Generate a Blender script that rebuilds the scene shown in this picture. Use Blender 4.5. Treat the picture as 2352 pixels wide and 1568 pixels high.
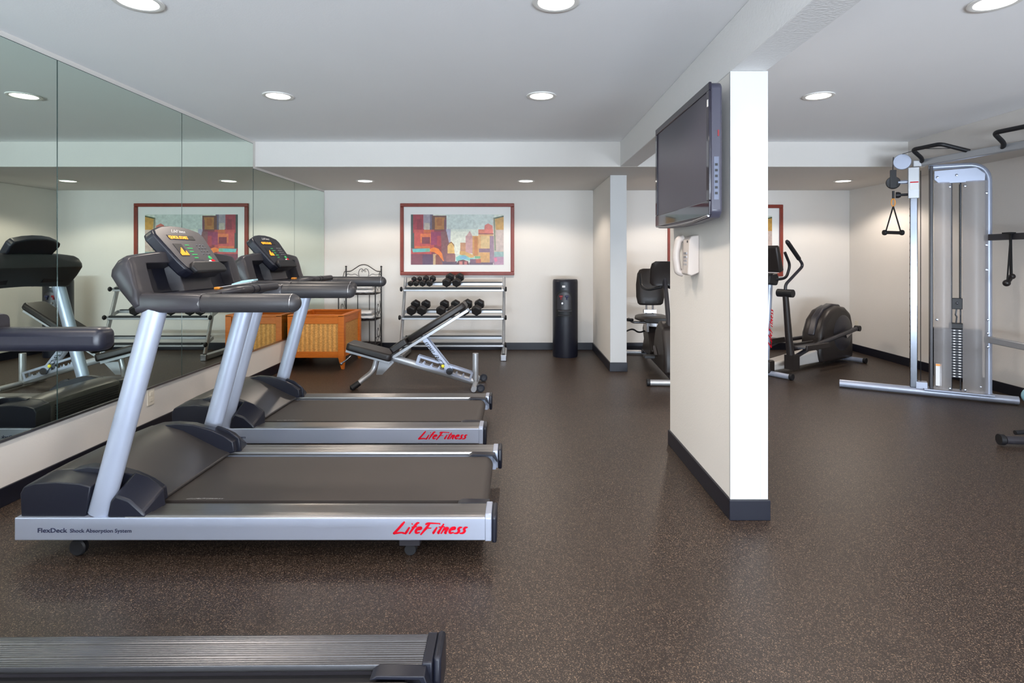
import bpy, bmesh, math, random
from mathutils import Vector, Matrix, Euler
PI = math.pi
R = math.radians
random.seed(7)
scene = bpy.context.scene
for o in list(bpy.data.objects): bpy.data.objects.remove(o)
COL = scene.collection

# ------------------------------------------------------------------ camera, world, big lights, exposure
F_PX, VPX, VPY, EYE = 1310.0, 1187.0, 588.0, 1.3
cam_d = bpy.data.cameras.new('camera'); cam = bpy.data.objects.new('camera', cam_d); COL.objects.link(cam)
cam_d.sensor_width = 36.0; cam_d.lens = 36.0 * F_PX / 2352.0
cam_d.shift_x = -(VPX - 1176.0) / 2352.0
cam_d.shift_y = -(784.0 - VPY) / 2352.0
cam_d.clip_start = 0.05
cam.location = (0, 0, EYE); cam.rotation_euler = (PI / 2, 0, 0)
scene.camera = cam
vs = scene.view_settings
vs.view_transform = 'Standard'; vs.look = 'None'; vs.gamma = 1.0; vs.use_curve_mapping = False
vs.exposure = 0.0
world = bpy.data.worlds.new('world'); scene.world = world; world.use_nodes = True
world.node_tree.nodes['Background'].inputs[0].default_value = (0.75, 0.86, 1.0, 1)
world.node_tree.nodes['Background'].inputs[1].default_value = 0.6
WARM = (1.0, 0.865, 0.74); COOL = (0.76, 0.87, 1.0)
SPOT_W = 38.0; FILL_W = 1750.0
def area_light(name, loc, rot, sx, sy, power, colour):
    d = bpy.data.lights.new(name, 'AREA'); d.shape = 'RECTANGLE'; d.size = sx; d.size_y = sy; d.energy = power; d.color = colour
    o = bpy.data.objects.new(name, d); COL.objects.link(o); o.location = loc; o.rotation_euler = rot
    return o
# added cool fill light beyond the wall behind the camera, tilted up to the ceiling
area_light('added_fill_light', (0.97, -5.60, .45), (R(90 + 62), 0, 0), 6.6, 1.0, FILL_W, COOL)

# ------------------------------------------------------------------ geometry helpers
def V(*a): return Vector(a)
def at(px, py, Y):
    k = Y / F_PX
    return Vector(((px - VPX) * k, Y, EYE - (py - VPY) * k))

class G:
    def __init__(s): s.v = []; s.f = []; s.c = []
    def add(s, verts, faces, col=None):
        b = len(s.v); s.v += [Vector(p) for p in verts]; s.f += [tuple(i + b for i in f) for f in faces]
        s.c += [col] * len(faces); return s
    def box(s, x0, x1, y0, y1, z0, z1, col=None):
        v = [(x, y, z) for z in (z0, z1) for y in (y0, y1) for x in (x0, x1)]
        return s.add(v, [(0, 2, 3, 1), (4, 5, 7, 6), (0, 1, 5, 4), (2, 6, 7, 3), (0, 4, 6, 2), (1, 3, 7, 5)], col)
    def prism(s, pts, a0, a1, axis='y', col=None):
        n = len(pts)
        def m(p, a):
            if axis == 'y': return (p[0], a, p[1])
            if axis == 'x': return (a, p[0], p[1])
            return (p[0], p[1], a)
        v = [m(p, a0) for p in pts] + [m(p, a1) for p in pts]
        f = [tuple(range(n)), tuple(range(2 * n - 1, n - 1, -1))] + [(i, i + n, (i + 1) % n + n, (i + 1) % n) for i in range(n)]
        return s.add(v, f, col)
    def loft(s, rings, cap=True, wrap=False):
        n = len(rings[0]); v = [p for r in rings for p in r]; f = []
        m = len(rings)
        for i in range(m if wrap else m - 1):
            for j in range(n):
                a = i * n + j; b = i * n + (j + 1) % n; c = ((i + 1) % m) * n
                f.append((a, b, c + (j + 1) % n, c + j))
        if cap and not wrap: f += [tuple(range(n - 1, -1, -1)), tuple((m - 1) * n + j for j in range(n))]
        return s.add(v, f)
    def tube(s, pts, r, n=12, dome=False, flat=None, closed=False, up=None):
        """round (or oval, flat=(a, b)) tube through pts; r may be a list"""
        P = [Vector(p) for p in pts]; rs = list(r) if isinstance(r, (list, tuple)) else [r] * len(P)
        if dome:
            def ext(P, rs, end):
                p, q = (P[-1], P[-2]) if end else (P[0], P[1]); d = (p - q).normalized(); rr = rs[-1] if end else rs[0]
                out = [(p - d * rr * (1 - math.sin(a)), rr * math.cos(a)) for a in (0.0, .35, .7, 1.0, 1.25, 1.5)]
                return out
            a = ext(P, rs, True); b = ext(P, rs, False)
            P = [q[0] for q in reversed(b)] + P[1:-1] + [q[0] for q in a]
            rs = [q[1] for q in reversed(b)] + rs[1:-1] + [q[1] for q in a]
        m = len(P); rings = []
        T = []
        for i in range(m):
            if closed: t = P[(i + 1) % m] - P[i - 1]
            elif i == 0: t = P[1] - P[0]
            elif i == m - 1: t = P[-1] - P[-2]
            else: t = (P[i + 1] - P[i]).normalized() + (P[i] - P[i - 1]).normalized()
            T.append(t.normalized())
        if up is None: up = Vector((0, 0, 1)) if abs(T[0].z) < .9 else Vector((0, 1, 0))
        N = (Vector(up) - T[0] * T[0].dot(Vector(up))).normalized()
        for i in range(m):
            if i:
                N = (N - T[i] * T[i].dot(N)).normalized()
            B = T[i].cross(N)
            fa, fb = flat if flat else (1, 1)
            rings.append([P[i] + N * rs[i] * fa * math.cos(2 * PI * j / n) + B * rs[i] * fb * math.sin(2 * PI * j / n) for j in range(n)])
        return s.loft(rings, cap=not closed, wrap=closed)
    def cyl(s, p0, p1, r, n=20, r1=None):
        return s.tube([p0, p1], [r, r if r1 is None else r1], n)
    def beam(s, p0, p1, w, h, up=(0, 0, 1)):
        """square bar, w across, h along up"""
        p0 = Vector(p0); p1 = Vector(p1); t = (p1 - p0).normalized(); N = (Vector(up) - t * t.dot(Vector(up))).normalized(); B = t.cross(N)
        rings = [[p + N * a * h / 2 + B * b * w / 2 for a, b in ((1, 1), (1, -1), (-1, -1), (-1, 1))] for p in (p0, p1)]
        return s.loft(rings)
    def lathe(s, prof, c=(0, 0, 0), n=32, axis='z', wrap=False):
        rings = []
        for r, h in prof:
            ring = []
            for j in range(n):
                a = 2 * PI * j / n; u, w = max(r, 1e-4) * math.cos(a), max(r, 1e-4) * math.sin(a)
                p = (u, w, h) if axis == 'z' else ((h, u, w) if axis == 'x' else (u, h, w))
                ring.append(Vector(c) + Vector(p))
            rings.append(ring)
        return s.loft(rings, cap=not wrap, wrap=wrap)
    def ball(s, c, r, sc=(1, 1, 1), n=20, m=12):
        rings = []
        for i in range(m + 1):
            a = PI * i / m; rr = max(math.sin(a), 1e-3)
            rings.append([Vector(c) + Vector((r * sc[0] * rr * math.cos(2 * PI * j / n), r * sc[1] * rr * math.sin(2 * PI * j / n), -r * sc[2] * math.cos(a))) for j in range(n)])
        return s.loft(rings)
    def xf(s, M, start=0):
        for i in range(start, len(s.v)): s.v[i] = M @ s.v[i]
        return s
    def build(s, name, mat, parent=None, bevel=0, seg=2, smooth=35, sub=0, loc=None):
        me = bpy.data.meshes.new(name); me.from_pydata([tuple(p) for p in s.v], [], s.f)
        bm = bmesh.new(); bm.from_mesh(me); bmesh.ops.recalc_face_normals(bm, faces=bm.faces); bm.to_mesh(me); bm.free()
        me.materials.append(mat)
        if any(c is not None for c in s.c):
            at_ = me.color_attributes.new('paint', 'FLOAT_COLOR', 'CORNER')
            for p, c in zip(me.polygons, s.c):
                for li in p.loop_indices: at_.data[li].color = (*(c or (1, 1, 1)), 1)
        if smooth:
            for p in me.polygons: p.use_smooth = True
            me.set_sharp_from_angle(angle=R(smooth))
        o = bpy.data.objects.new(name, me); COL.objects.link(o)
        if parent: o.parent = parent
        if loc is not None: o.location = loc
        if bevel:
            b = o.modifiers.new('bevel', 'BEVEL'); b.width = bevel; b.segments = seg; b.limit_method = 'ANGLE'; b.angle_limit = R(35)
        if sub:
            m = o.modifiers.new('sub', 'SUBSURF'); m.levels = sub; m.render_levels = sub
        return o

def fillet(pts, r, n=5):
    P = [Vector(p) for p in pts]; out = [P[0]]
    for i in range(1, len(P) - 1):
        a, b, c = P[i - 1], P[i], P[i + 1]
        rr = min(r, (a - b).length * .48, (c - b).length * .48)
        u = b + (a - b).normalized() * rr; w = b + (c - b).normalized() * rr
        for k in range(n + 1):
            t = k / n; out.append(u * (1 - t) ** 2 + b * 2 * t * (1 - t) + w * t * t)
    out.append(P[-1]); return out

def thing(name, label, cat, loc=(0, 0, 0), rz=0, group=None):
    o = bpy.data.objects.new(name, None); COL.objects.link(o); o.location = loc; o.rotation_euler = (0, 0, rz)
    o.empty_display_size = .1
    return tag(o, label, cat, group)
def tag(o, label, cat, group=None):
    o['label'] = label; o['category'] = cat
    if group: o['group'] = group
    return o
def struct(o): o['kind'] = 'structure'; return o
def kids(o): return [c for c in bpy.data.objects if c.parent == o]
def dup(o, loc=None, rz=None, label=None, parent=None):
    c = o.copy(); COL.objects.link(c); c.parent = parent
    if loc is not None: c.location = loc
    if rz is not None: c.rotation_euler = (0, 0, rz)
    if label: c['label'] = label
    for k in kids(o): dup(k, parent=c)
    return c

def text_mesh(body, size, mat, name, M, parent=None, shear=0, bold=0, depth=.0006, fit=None):
    """lettering laid in local x (along) / y (up), placed by matrix M; fit = width in metres"""
    cu = bpy.data.curves.new(name, 'FONT'); cu.body = body; cu.size = size; cu.shear = shear; cu.offset = bold; cu.extrude = depth
    cu.resolution_u = 3
    t = bpy.data.objects.new(name, cu); COL.objects.link(t)
    bpy.context.view_layer.update()
    me = bpy.data.meshes.new_from_object(t); bpy.data.objects.remove(t)
    xs = [v.co.x for v in me.vertices]
    if fit and xs:
        s = fit / (max(xs) - min(xs)); me.transform(Matrix.Translation((-min(xs) * s, 0, 0)) @ Matrix.Diagonal((s, s if fit < 0 else 1, 1, 1)))
    me.transform(M); me.materials.clear(); me.materials.append(mat)
    o = bpy.data.objects.new(name, me); COL.objects.link(o)
    if parent: o.parent = parent
    return o

# brush-script letters as strokes in a 1-high box
SCRIPT = {
 'L': (.62, [[(.42, 1.02), (.30, .72), (.16, .36), (.02, .04), (.0, .0), (.20, .06), (.45, .10), (.72, -.02)]]),
 'i': (.24, [[(.17, .56), (.06, .06), (.12, .02)], [(.24, .80), (.28, .86)]]),
 'f': (.30, [[(.42, .92), (.30, .92), (.20, .64), (.02, -.02)], [(.04, .56), (.34, .60)]]),
 'e': (.36, [[(.06, .30), (.30, .40), (.28, .56), (.14, .52), (.04, .26), (.10, .03), (.30, .12)]]),
 'F': (.66, [[(.36, .86), (.24, .50), (.02, -.10)], [(.12, .78), (.26, .90), (.96, .86)], [(.18, .46), (.52, .48)]]),
 't': (.26, [[(.26, .84), (.08, .06), (.18, .02)], [(.02, .56), (.36, .60)]]),
 'n': (.40, [[(.12, .54), (.0, .0)], [(.04, .24), (.22, .52), (.30, .50), (.22, .06), (.32, .02)]]),
 's': (.32, [[(.34, .54), (.20, .54), (.14, .38), (.24, .24), (.16, .04), (-.04, .04)]]),
}
def script_logo(name, mat, M, width, parent, thick=.055, word='LifeFitness', depth=.0008):
    g = G(); x = 0
    segs = []
    for ch in word:
        adv, st = SCRIPT[ch]
        for s_ in st: segs.append([((x + p[0]) * 1.5 + .30 * p[1], p[1]) for p in s_])
        x += adv
    sc = width / (x * 1.5 + .1); lift = 0
    for s_ in segs:
        pts = fillet([Vector((p[0], p[1], 0)) for p in s_], .12, 3)
        m = len(pts)
        L = []; Rr = []
        for i, p in enumerate(pts):
            t = (pts[min(i + 1, m - 1)] - pts[max(i - 1, 0)]).normalized(); nn = Vector((-t.y, t.x, 0))
            w = thick * (.75 + .5 * abs(t.y)) * (1.0 if 0 < i < m - 1 else .6)
            L.append((p + nn * w) * sc); Rr.append((p - nn * w) * sc)
        lift += 4e-5
        for i in range(m - 1):
            z = Vector((0, 0, depth + lift + i * 3e-6)); g.add([L[i] + z, L[i + 1] + z, Rr[i + 1] + z, Rr[i] + z], [(0, 1, 2, 3)])
    g.xf(M)
    return g.build(name, mat, parent, smooth=0)

# ------------------------------------------------------------------ materials
def mat(name, col, rough=.5, metal=0, spec=.5, coat=0, bump=None, var=None, emis=None, trans=0, ior=1.45):
    m = bpy.data.materials.new(name); m.use_nodes = True; nt = m.node_tree; b = nt.nodes['Principled BSDF']
    b.inputs['Base Color'].default_value = (*col, 1); b.inputs['Roughness'].default_value = rough; b.inputs['Metallic'].default_value = metal
    b.inputs['Specular IOR Level'].default_value = spec; b.inputs['Coat Weight'].default_value = coat
    b.inputs['Transmission Weight'].default_value = trans; b.inputs['IOR'].default_value = ior
    if emis: b.inputs['Emission Color'].default_value = (*emis[0], 1); b.inputs['Emission Strength'].default_value = emis[1]
    tc = nt.nodes.new('ShaderNodeTexCoord')
    if bump:
        n = nt.nodes.new('ShaderNodeTexNoise'); n.inputs['Scale'].default_value = bump[0]; n.inputs['Detail'].default_value = 3
        bp = nt.nodes.new('ShaderNodeBump'); bp.inputs['Strength'].default_value = bump[1]; bp.inputs['Distance'].default_value = .002
        nt.links.new(tc.outputs['Object'], n.inputs['Vector']); nt.links.new(n.outputs['Fac'], bp.inputs['Height']); nt.links.new(bp.outputs['Normal'], b.inputs['Normal'])
    if var:
        n = nt.nodes.new('ShaderNodeTexNoise'); n.inputs['Scale'].default_value = var[0]; n.inputs['Detail'].default_value = 4
        mx = nt.nodes.new('ShaderNodeMix'); mx.data_type = 'RGBA'
        mx.inputs['A'].default_value = (*[c * (1 - var[1]) for c in col], 1); mx.inputs['B'].default_value = (*[min(1, c * (1 + var[1])) for c in col], 1)
        nt.links.new(tc.outputs['Object'], n.inputs['Vector']); nt.links.new(n.outputs['Fac'], mx.inputs['Factor']); nt.links.new(mx.outputs['Result'], b.inputs['Base Color'])
    return m

M_WALL = mat('wall_paint', (.755, .725, .685), .75, bump=(90, .45), var=(3, .02))
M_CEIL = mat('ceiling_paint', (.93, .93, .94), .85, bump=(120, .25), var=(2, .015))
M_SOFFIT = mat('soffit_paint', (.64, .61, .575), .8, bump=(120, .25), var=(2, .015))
M_BEAM = mat('textured_paint', (.80, .79, .78), .8, bump=(75, 1.0))
M_TRIMW = mat('white_trim_paint', (.54, .54, .535), .55, bump=(40, .06), var=(2, .01))
M_BASE = mat('black_vinyl', (.007, .008, .016), .38, bump=(30, .05))  # blue cast of the cool light is mixed into this black
M_GRAPH = mat('graphite_plastic', (.032, .030, .036), .36, bump=(500, .08), var=(6, .06))  # faint blue from the cool light kept in the base colour
M_DARK = mat('dark_plastic', (.008, .009, .017), .38, bump=(400, .06), var=(6, .08))  # near-black, tinted blue to carry the cool light's cast
M_HOOD = mat('hood_plastic', (.040, .036, .035), .36, bump=(350, .05), var=(5, .05))
M_FACE_GLARE = mat('console_face_glare', (.085, .078, .082), .4, bump=(500, .05), var=(6, .05))  # paler grey with the console's glare put into the colour
M_BLACK = mat('black_rubber', (.010, .010, .012), .5, bump=(200, .1))
M_FOAM = mat('grip_foam', (.034, .033, .036), .42, bump=(300, .15), var=(20, .08))
M_SILVER = mat('silver_paint', (.39, .43, .535), .32, metal=.35, bump=(500, .04), var=(4, .03))
M_SILVER2 = mat('grey_silver_paint', (.42, .43, .45), .33, metal=.5, bump=(400, .03), var=(4, .04))
M_CHROME = mat('chrome', (.24, .26, .30), .18, metal=1, var=(8, .05))
M_STEEL = mat('brushed_steel', (.42, .42, .44), .3, metal=1, var=(10, .08))
M_IRON = mat('black_iron', (.018, .014, .014), .45, bump=(150, .2))
M_COVER = mat('pale_grey_cover', (.58, .55, .52), .4, bump=(300, .04), var=(4, .05))
M_RED = mat('red_lettering', (.62, .004, .018), .75, spec=.1, var=(30, .03))
M_DRED = mat('dark_red_plastic', (.22, .01, .015), .4, var=(9, .03))
M_INK = mat('dark_lettering', (.02, .025, .07), .5, var=(30, .03))
M_WHITE = mat('white_lettering', (.8, .8, .8), .5, var=(30, .03))
M_VINYL = mat('black_upholstery', (.014, .011, .011), .4, bump=(260, .25), var=(8, .1))
M_MACH = mat('brown_black_plastic', (.020, .0155, .0145), .40, bump=(300, .08), var=(5, .08))
M_HEX = mat('cast_iron_black', (.015, .013, .013), .5, bump=(160, .3))
M_TOWEL = mat('white_towel', (.82, .81, .80), .95, bump=(250, 1.0), var=(12, .04))
M_PHONE = mat('almond_plastic', (.56, .50, .46), .4, bump=(200, .05), var=(5, .03))
M_BEZEL = mat('glossy_bezel', (.012, .010, .020), .08, coat=.5, var=(3, .05))
M_TVS = mat('tv_side_plastic', (.05, .048, .07), .35, var=(5, .04))
M_TVP = mat('tv_port_panel', (.11, .125, .18), .4, var=(5, .04))
M_SCREEN = mat('screen_glass', (.005, .005, .006), .14, spec=.10, var=(2, .05))
M_AMBER = mat('amber_display', (.8, .3, .02), .5, emis=((1, .33, .02), 1.3), var=(5, .02))
M_ORANGE = mat('orange_plastic', (.85, .33, .04), .4, var=(5, .05))
M_GREEN = mat('green_key', (.05, .45, .13), .4, var=(5, .03))
M_YELLOW = mat('yellow_knob', (.80, .72, .05), .4, var=(5, .03))
M_BLUE = mat('light_blue_plastic', (.35, .66, .80), .4, var=(5, .03))
M_PAPER = mat('blue_paper', (.42, .68, .78), .6, var=(6, .04))
M_FRAME = mat('mahogany_frame', (.22, .030, .015), .42, coat=0, var=(14, .25))
M_MATB = mat('mat_board', (.84, .84, .82), .8, bump=(200, .05))
M_OUTLET = mat('outlet_plastic', (.75, .70, .60), .4, var=(5, .02))
M_LENS = mat('light_lens', (1, 1, 1), .5, emis=((1, .95, .87), 7.0), var=(2, .01))
M_TRIM = mat('light_trim', (.80, .78, .74), .4, var=(2, .01))
M_BOARD = mat('sky_blue_accent', (.3, .5, .7), .5, var=(2, .01))

def floor_mat():
    m = bpy.data.materials.new('rubber_floor'); m.use_nodes = True; nt = m.node_tree; b = nt.nodes['Principled BSDF']; N = nt.nodes.new; L = nt.links.new
    tc = N('ShaderNodeTexCoord')
    def speck(scale, thr, soft):
        v = N('ShaderNodeTexVoronoi'); v.inputs['Scale'].default_value = scale; L(tc.outputs['Object'], v.inputs['Vector'])
        sx = N('ShaderNodeSeparateColor'); L(v.outputs['Color'], sx.inputs[0])
        r = N('ShaderNodeMapRange'); r.inputs['From Min'].default_value = thr; r.inputs['From Max'].default_value = thr + soft; L(sx.outputs[0], r.inputs['Value'])
        return r, sx
    n = N('ShaderNodeTexNoise'); n.inputs['Scale'].default_value = 2.2; n.inputs['Detail'].default_value = 5; L(tc.outputs['Object'], n.inputs['Vector'])
    base = N('ShaderNodeMix'); base.data_type = 'RGBA'; base.inputs['A'].default_value = (.018, .0112, .0085, 1); base.inputs['B'].default_value = (.025, .0160, .0122, 1); L(n.outputs['Fac'], base.inputs['Factor'])
    r1, s1 = speck(420, .80, .08)
    c1 = N('ShaderNodeMix'); c1.data_type = 'RGBA'; c1.inputs['A'].default_value = (.10, .06, .036, 1); c1.inputs['B'].default_value = (.17, .13, .10, 1); L(s1.outputs[1], c1.inputs['Factor'])
    m1 = N('ShaderNodeMix'); m1.data_type = 'RGBA'; L(r1.outputs[0], m1.inputs['Factor']); L(base.outputs['Result'], m1.inputs['A']); L(c1.outputs['Result'], m1.inputs['B'])
    r2, s2 = speck(300, .95, .03)
    m2 = N('ShaderNodeMix'); m2.data_type = 'RGBA'; L(r2.outputs[0], m2.inputs['Factor']); L(m1.outputs['Result'], m2.inputs['A']); m2.inputs['B'].default_value = (.22, .15, .10, 1)
    L(m2.outputs['Result'], b.inputs['Base Color'])
    b.inputs['Roughness'].default_value = .44; b.inputs['Specular IOR Level'].default_value = .42
    n2 = N('ShaderNodeTexNoise'); n2.inputs['Scale'].default_value = 220; L(tc.outputs['Object'], n2.inputs['Vector'])
    bp = N('ShaderNodeBump'); bp.inputs['Strength'].default_value = .35; bp.inputs['Distance'].default_value = .001; L(n2.outputs['Fac'], bp.inputs['Height']); L(bp.outputs['Normal'], b.inputs['Normal'])
    return m
M_FLOOR = floor_mat()

def mirror_mat():
    m = mat('mirror_glass', (.70, .79, .72), .0, metal=1); return m
M_MIRROR = mirror_mat()
M_MEDGE = mat('mirror_edge', (.03, .06, .06), .2, var=(3, .1))

def ribbed(name, col, scale, axis='Y', rough=.32, metal=.9, strength=.6):
    m = mat(name, col, rough, metal=metal); nt = m.node_tree; b = nt.nodes['Principled BSDF']; N = nt.nodes.new
    tc = N('ShaderNodeTexCoord'); w = N('ShaderNodeTexWave'); w.wave_type = 'BANDS'; w.bands_direction = axis; w.inputs['Scale'].default_value = scale
    nt.links.new(tc.outputs['Object'], w.inputs['Vector'])
    bp = N('ShaderNodeBump'); bp.inputs['Strength'].default_value = strength; bp.inputs['Distance'].default_value = .0015
    nt.links.new(w.outputs['Fac'], bp.inputs['Height']); nt.links.new(bp.outputs['Normal'], b.inputs['Normal'])
    return m
M_RIB = ribbed('ribbed_aluminium', (.30, .29, .285), 40)
M_RIBD = ribbed('dark_ribbed_aluminium', (.17, .17, .18), 38, strength=.9)
M_BELT = mat('running_belt', (.052, .043, .039), .55, bump=(700, .5), var=(3, .12))

def wicker_mat():
    m = mat('wicker_weave', (.5, .25, .06), .6); nt = m.node_tree; b = nt.nodes['Principled BSDF']; N = nt.nodes.new; L = nt.links.new
    tc = N('ShaderNodeTexCoord'); sp = N('ShaderNodeSeparateXYZ'); L(tc.outputs['Object'], sp.inputs[0])
    ad = N('ShaderNodeMath'); ad.operation = 'ADD'; L(sp.outputs['X'], ad.inputs[0]); L(sp.outputs['Y'], ad.inputs[1])
    cb = N('ShaderNodeCombineXYZ'); L(ad.outputs[0], cb.inputs['X']); L(sp.outputs['Z'], cb.inputs['Y'])
    br = N('ShaderNodeTexBrick'); L(cb.outputs[0], br.inputs['Vector']); br.inputs['Scale'].default_value = 60; br.inputs['Mortar Size'].default_value = .035
    br.inputs['Brick Width'].default_value = .9; br.inputs['Row Height'].default_value = .45
    br.inputs['Color1'].default_value = (.85, .42, .11, 1); br.inputs['Color2'].default_value = (.60, .26, .05, 1); br.inputs['Mortar'].default_value = (.42, .16, .025, 1)
    wv = N('ShaderNodeTexWave'); wv.bands_direction = 'X'; wv.inputs['Scale'].default_value = 6; wv.inputs['Distortion'].default_value = .6; L(cb.outputs[0], wv.inputs['Vector'])
    rg = N('ShaderNodeMapRange'); rg.inputs['To Min'].default_value = .72; rg.inputs['To Max'].default_value = 1.1; L(wv.outputs['Fac'], rg.inputs['Value'])
    vm = N('ShaderNodeVectorMath'); vm.operation = 'SCALE'; L(br.outputs['Color'], vm.inputs[0]); L(rg.outputs[0], vm.inputs['Scale']); L(vm.outputs[0], b.inputs['Base Color'])
    bp = N('ShaderNodeBump'); bp.inputs['Strength'].default_value = .5; bp.inputs['Distance'].default_value = .002; bp.invert = True; L(br.outputs['Fac'], bp.inputs['Height']); L(bp.outputs['Normal'], b.inputs['Normal'])
    return m
M_WICKER = wicker_mat()
def wood_mat():
    m = mat('honey_wood', (.5, .14, .02), .42, spec=.3); nt = m.node_tree; b = nt.nodes['Principled BSDF']; N = nt.nodes.new; L = nt.links.new
    tc = N('ShaderNodeTexCoord'); mp = N('ShaderNodeMapping'); mp.inputs['Scale'].default_value = (3, 3, 18); L(tc.outputs['Object'], mp.inputs[0])
    n = N('ShaderNodeTexNoise'); n.inputs['Scale'].default_value = 3; n.inputs['Detail'].default_value = 6; n.inputs['Distortion'].default_value = 1.2; L(mp.outputs[0], n.inputs['Vector'])
    mx = N('ShaderNodeMix'); mx.data_type = 'RGBA'; mx.inputs['A'].default_value = (.42, .085, .006, 1); mx.inputs['B'].default_value = (.68, .19, .018, 1); L(n.outputs['Fac'], mx.inputs['Factor']); L(mx.outputs['Result'], b.inputs['Base Color'])
    return m
M_WOOD = wood_mat()
def paint_mat():
    m = mat('painted_canvas', (1, 1, 1), .35); nt = m.node_tree; b = nt.nodes['Principled BSDF']; N = nt.nodes.new; L = nt.links.new
    a = N('ShaderNodeVertexColor'); a.layer_name = 'paint'
    tc = N('ShaderNodeTexCoord'); n = N('ShaderNodeTexNoise'); n.inputs['Scale'].default_value = 28; n.inputs['Detail'].default_value = 6; L(tc.outputs['Object'], n.inputs['Vector'])
    r = N('ShaderNodeMapRange'); r.inputs['From Min'].default_value = .3; r.inputs['From Max'].default_value = .7; r.inputs['To Min'].default_value = .84; r.inputs['To Max'].default_value = 1.14; L(n.outputs['Fac'], r.inputs['Value'])
    v = N('ShaderNodeVectorMath'); v.operation = 'SCALE'; L(a.outputs['Color'], v.inputs[0]); L(r.outputs[0], v.inputs['Scale']); L(v.outputs[0], b.inputs['Base Color'])
    return m
M_PAINT = paint_mat()
def smoke_mat():
    m = mat('translucent_shroud', (.50, .48, .48), .35); nt = m.node_tree; b = nt.nodes['Principled BSDF']; N = nt.nodes.new; L = nt.links.new
    t = N('ShaderNodeBsdfTransparent'); t.inputs[0].default_value = (.85, .86, .90, 1); mx = N('ShaderNodeMixShader'); mx.inputs[0].default_value = .42
    L(t.outputs[0], mx.inputs[1]); L(b.outputs[0], mx.inputs[2]); L(mx.outputs[0], nt.nodes['Material Output'].inputs['Surface'])
    return m
M_SMOKE = smoke_mat()

# ------------------------------------------------------------------ room
XL, XR, YB, YF = -2.673, 4.62, 7.92, -5.0
HC, HS = 2.47, 2.213            # main ceiling, dropped soffit
YS = 5.83                       # soffit face
WX0, WX1 = 1.058, 1.236           # beam, pillar, stub wall
BX = 4.0                        # right bulkhead face
T = .12
struct(G().box(XL - T, XR + T, YF - T, YB + T, -.1, 0).build('floor', M_FLOOR, smooth=0))
struct(G().box(XL - T, XR + T, YF - T, YB + T, HC, HC + .12).build('ceiling', M_CEIL, smooth=0))
struct(G().box(XL - T, XL, YF, YB, 0, HC).build('wall_left', M_WALL, smooth=0))
struct(G().box(XR, XR + T, YF, YB, 0, HC).build('wall_right', M_WALL, smooth=0))
struct(G().box(XL - T, XR + T, YB, YB + T, 0, HC).build('wall_back', M_WALL, smooth=0))
g = G(); wx0, wx1, wz0, wz1 = -2.4, 4.35, .08, 2.3
g.box(XL, wx0, YF - T, YF, 0, HC); g.box(wx1, XR, YF - T, YF, 0, HC); g.box(wx0, wx1, YF - T, YF, 0, wz0); g.box(wx0, wx1, YF - T, YF, wz1, HC)
struct(g.build('wall_front', M_WALL, smooth=0))
g = G()
for i in range(5):
    x = wx0 + (wx1 - wx0) * i / 4; g.box(x - .03, x + .03, YF - .09, YF - .03, wz0, wz1)
g.box(wx0, wx1, YF - .09, YF - .03, wz0, wz0 + .05); g.box(wx0, wx1, YF - .09, YF - .03, wz1 - .05, wz1)
struct(g.build('added_window_1', M_TRIMW, smooth=0))  # added frame and opening, made to let the fill light in
# dropped soffit at the back and along the right wall, beam between the two bays
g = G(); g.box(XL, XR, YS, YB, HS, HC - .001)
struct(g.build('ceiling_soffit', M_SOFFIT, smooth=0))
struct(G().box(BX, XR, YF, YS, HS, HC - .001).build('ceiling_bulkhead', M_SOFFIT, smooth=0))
struct(G().box(WX0, WX1, YF, YS, HS + .0015, HC - .001).build('ceiling_beam', M_BEAM, smooth=0, bevel=.006))
struct(G().box(WX0, WX1, 6.45, YB, 0, HS).build('wall_stub', M_WALL, smooth=0, bevel=.006))
struct(G().box(WX0, WX1, 2.83, 3.94, 0, HS + .001).build('wall_pillar', M_WALL, smooth=0, bevel=.006))
# white end boards on the pillar and the stub wall
struct(G().box(WX0 - .004, WX1 + .004, 2.815, 2.83, .10, HS).box(WX1 - .035, WX1 - .033, 2.8135, 2.815, .1, 1.33).build('trim_1', M_TRIMW, smooth=0, bevel=.003))
struct(G().box(WX0 - .004, WX1 + .004, 6.435, 6.45, .10, HS).build('trim_2', M_TRIMW, smooth=0, bevel=.003))
# baseboards
bh, bt = .10, .012
def baseb(name, g): struct(g.build(name, M_BASE, smooth=0, bevel=.003))
baseb('baseboard_left', G().box(XL, XL + bt, YF, YB, 0, bh))
baseb('baseboard_right', G().box(XR - bt, XR, YF, YB, 0, bh))
baseb('baseboard_back', G().box(XL, WX0, YB - bt, YB, 0, bh).box(WX1, XR, YB - bt, YB, 0, bh))
baseb('baseboard_pillar', G().box(WX0 - bt, WX1 + bt, 2.83 - .027, 3.94 + bt, 0, bh))
baseb('baseboard_stub', G().box(WX0 - bt, WX1 + bt, 6.45 - .027, YB, 0, bh))

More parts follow.
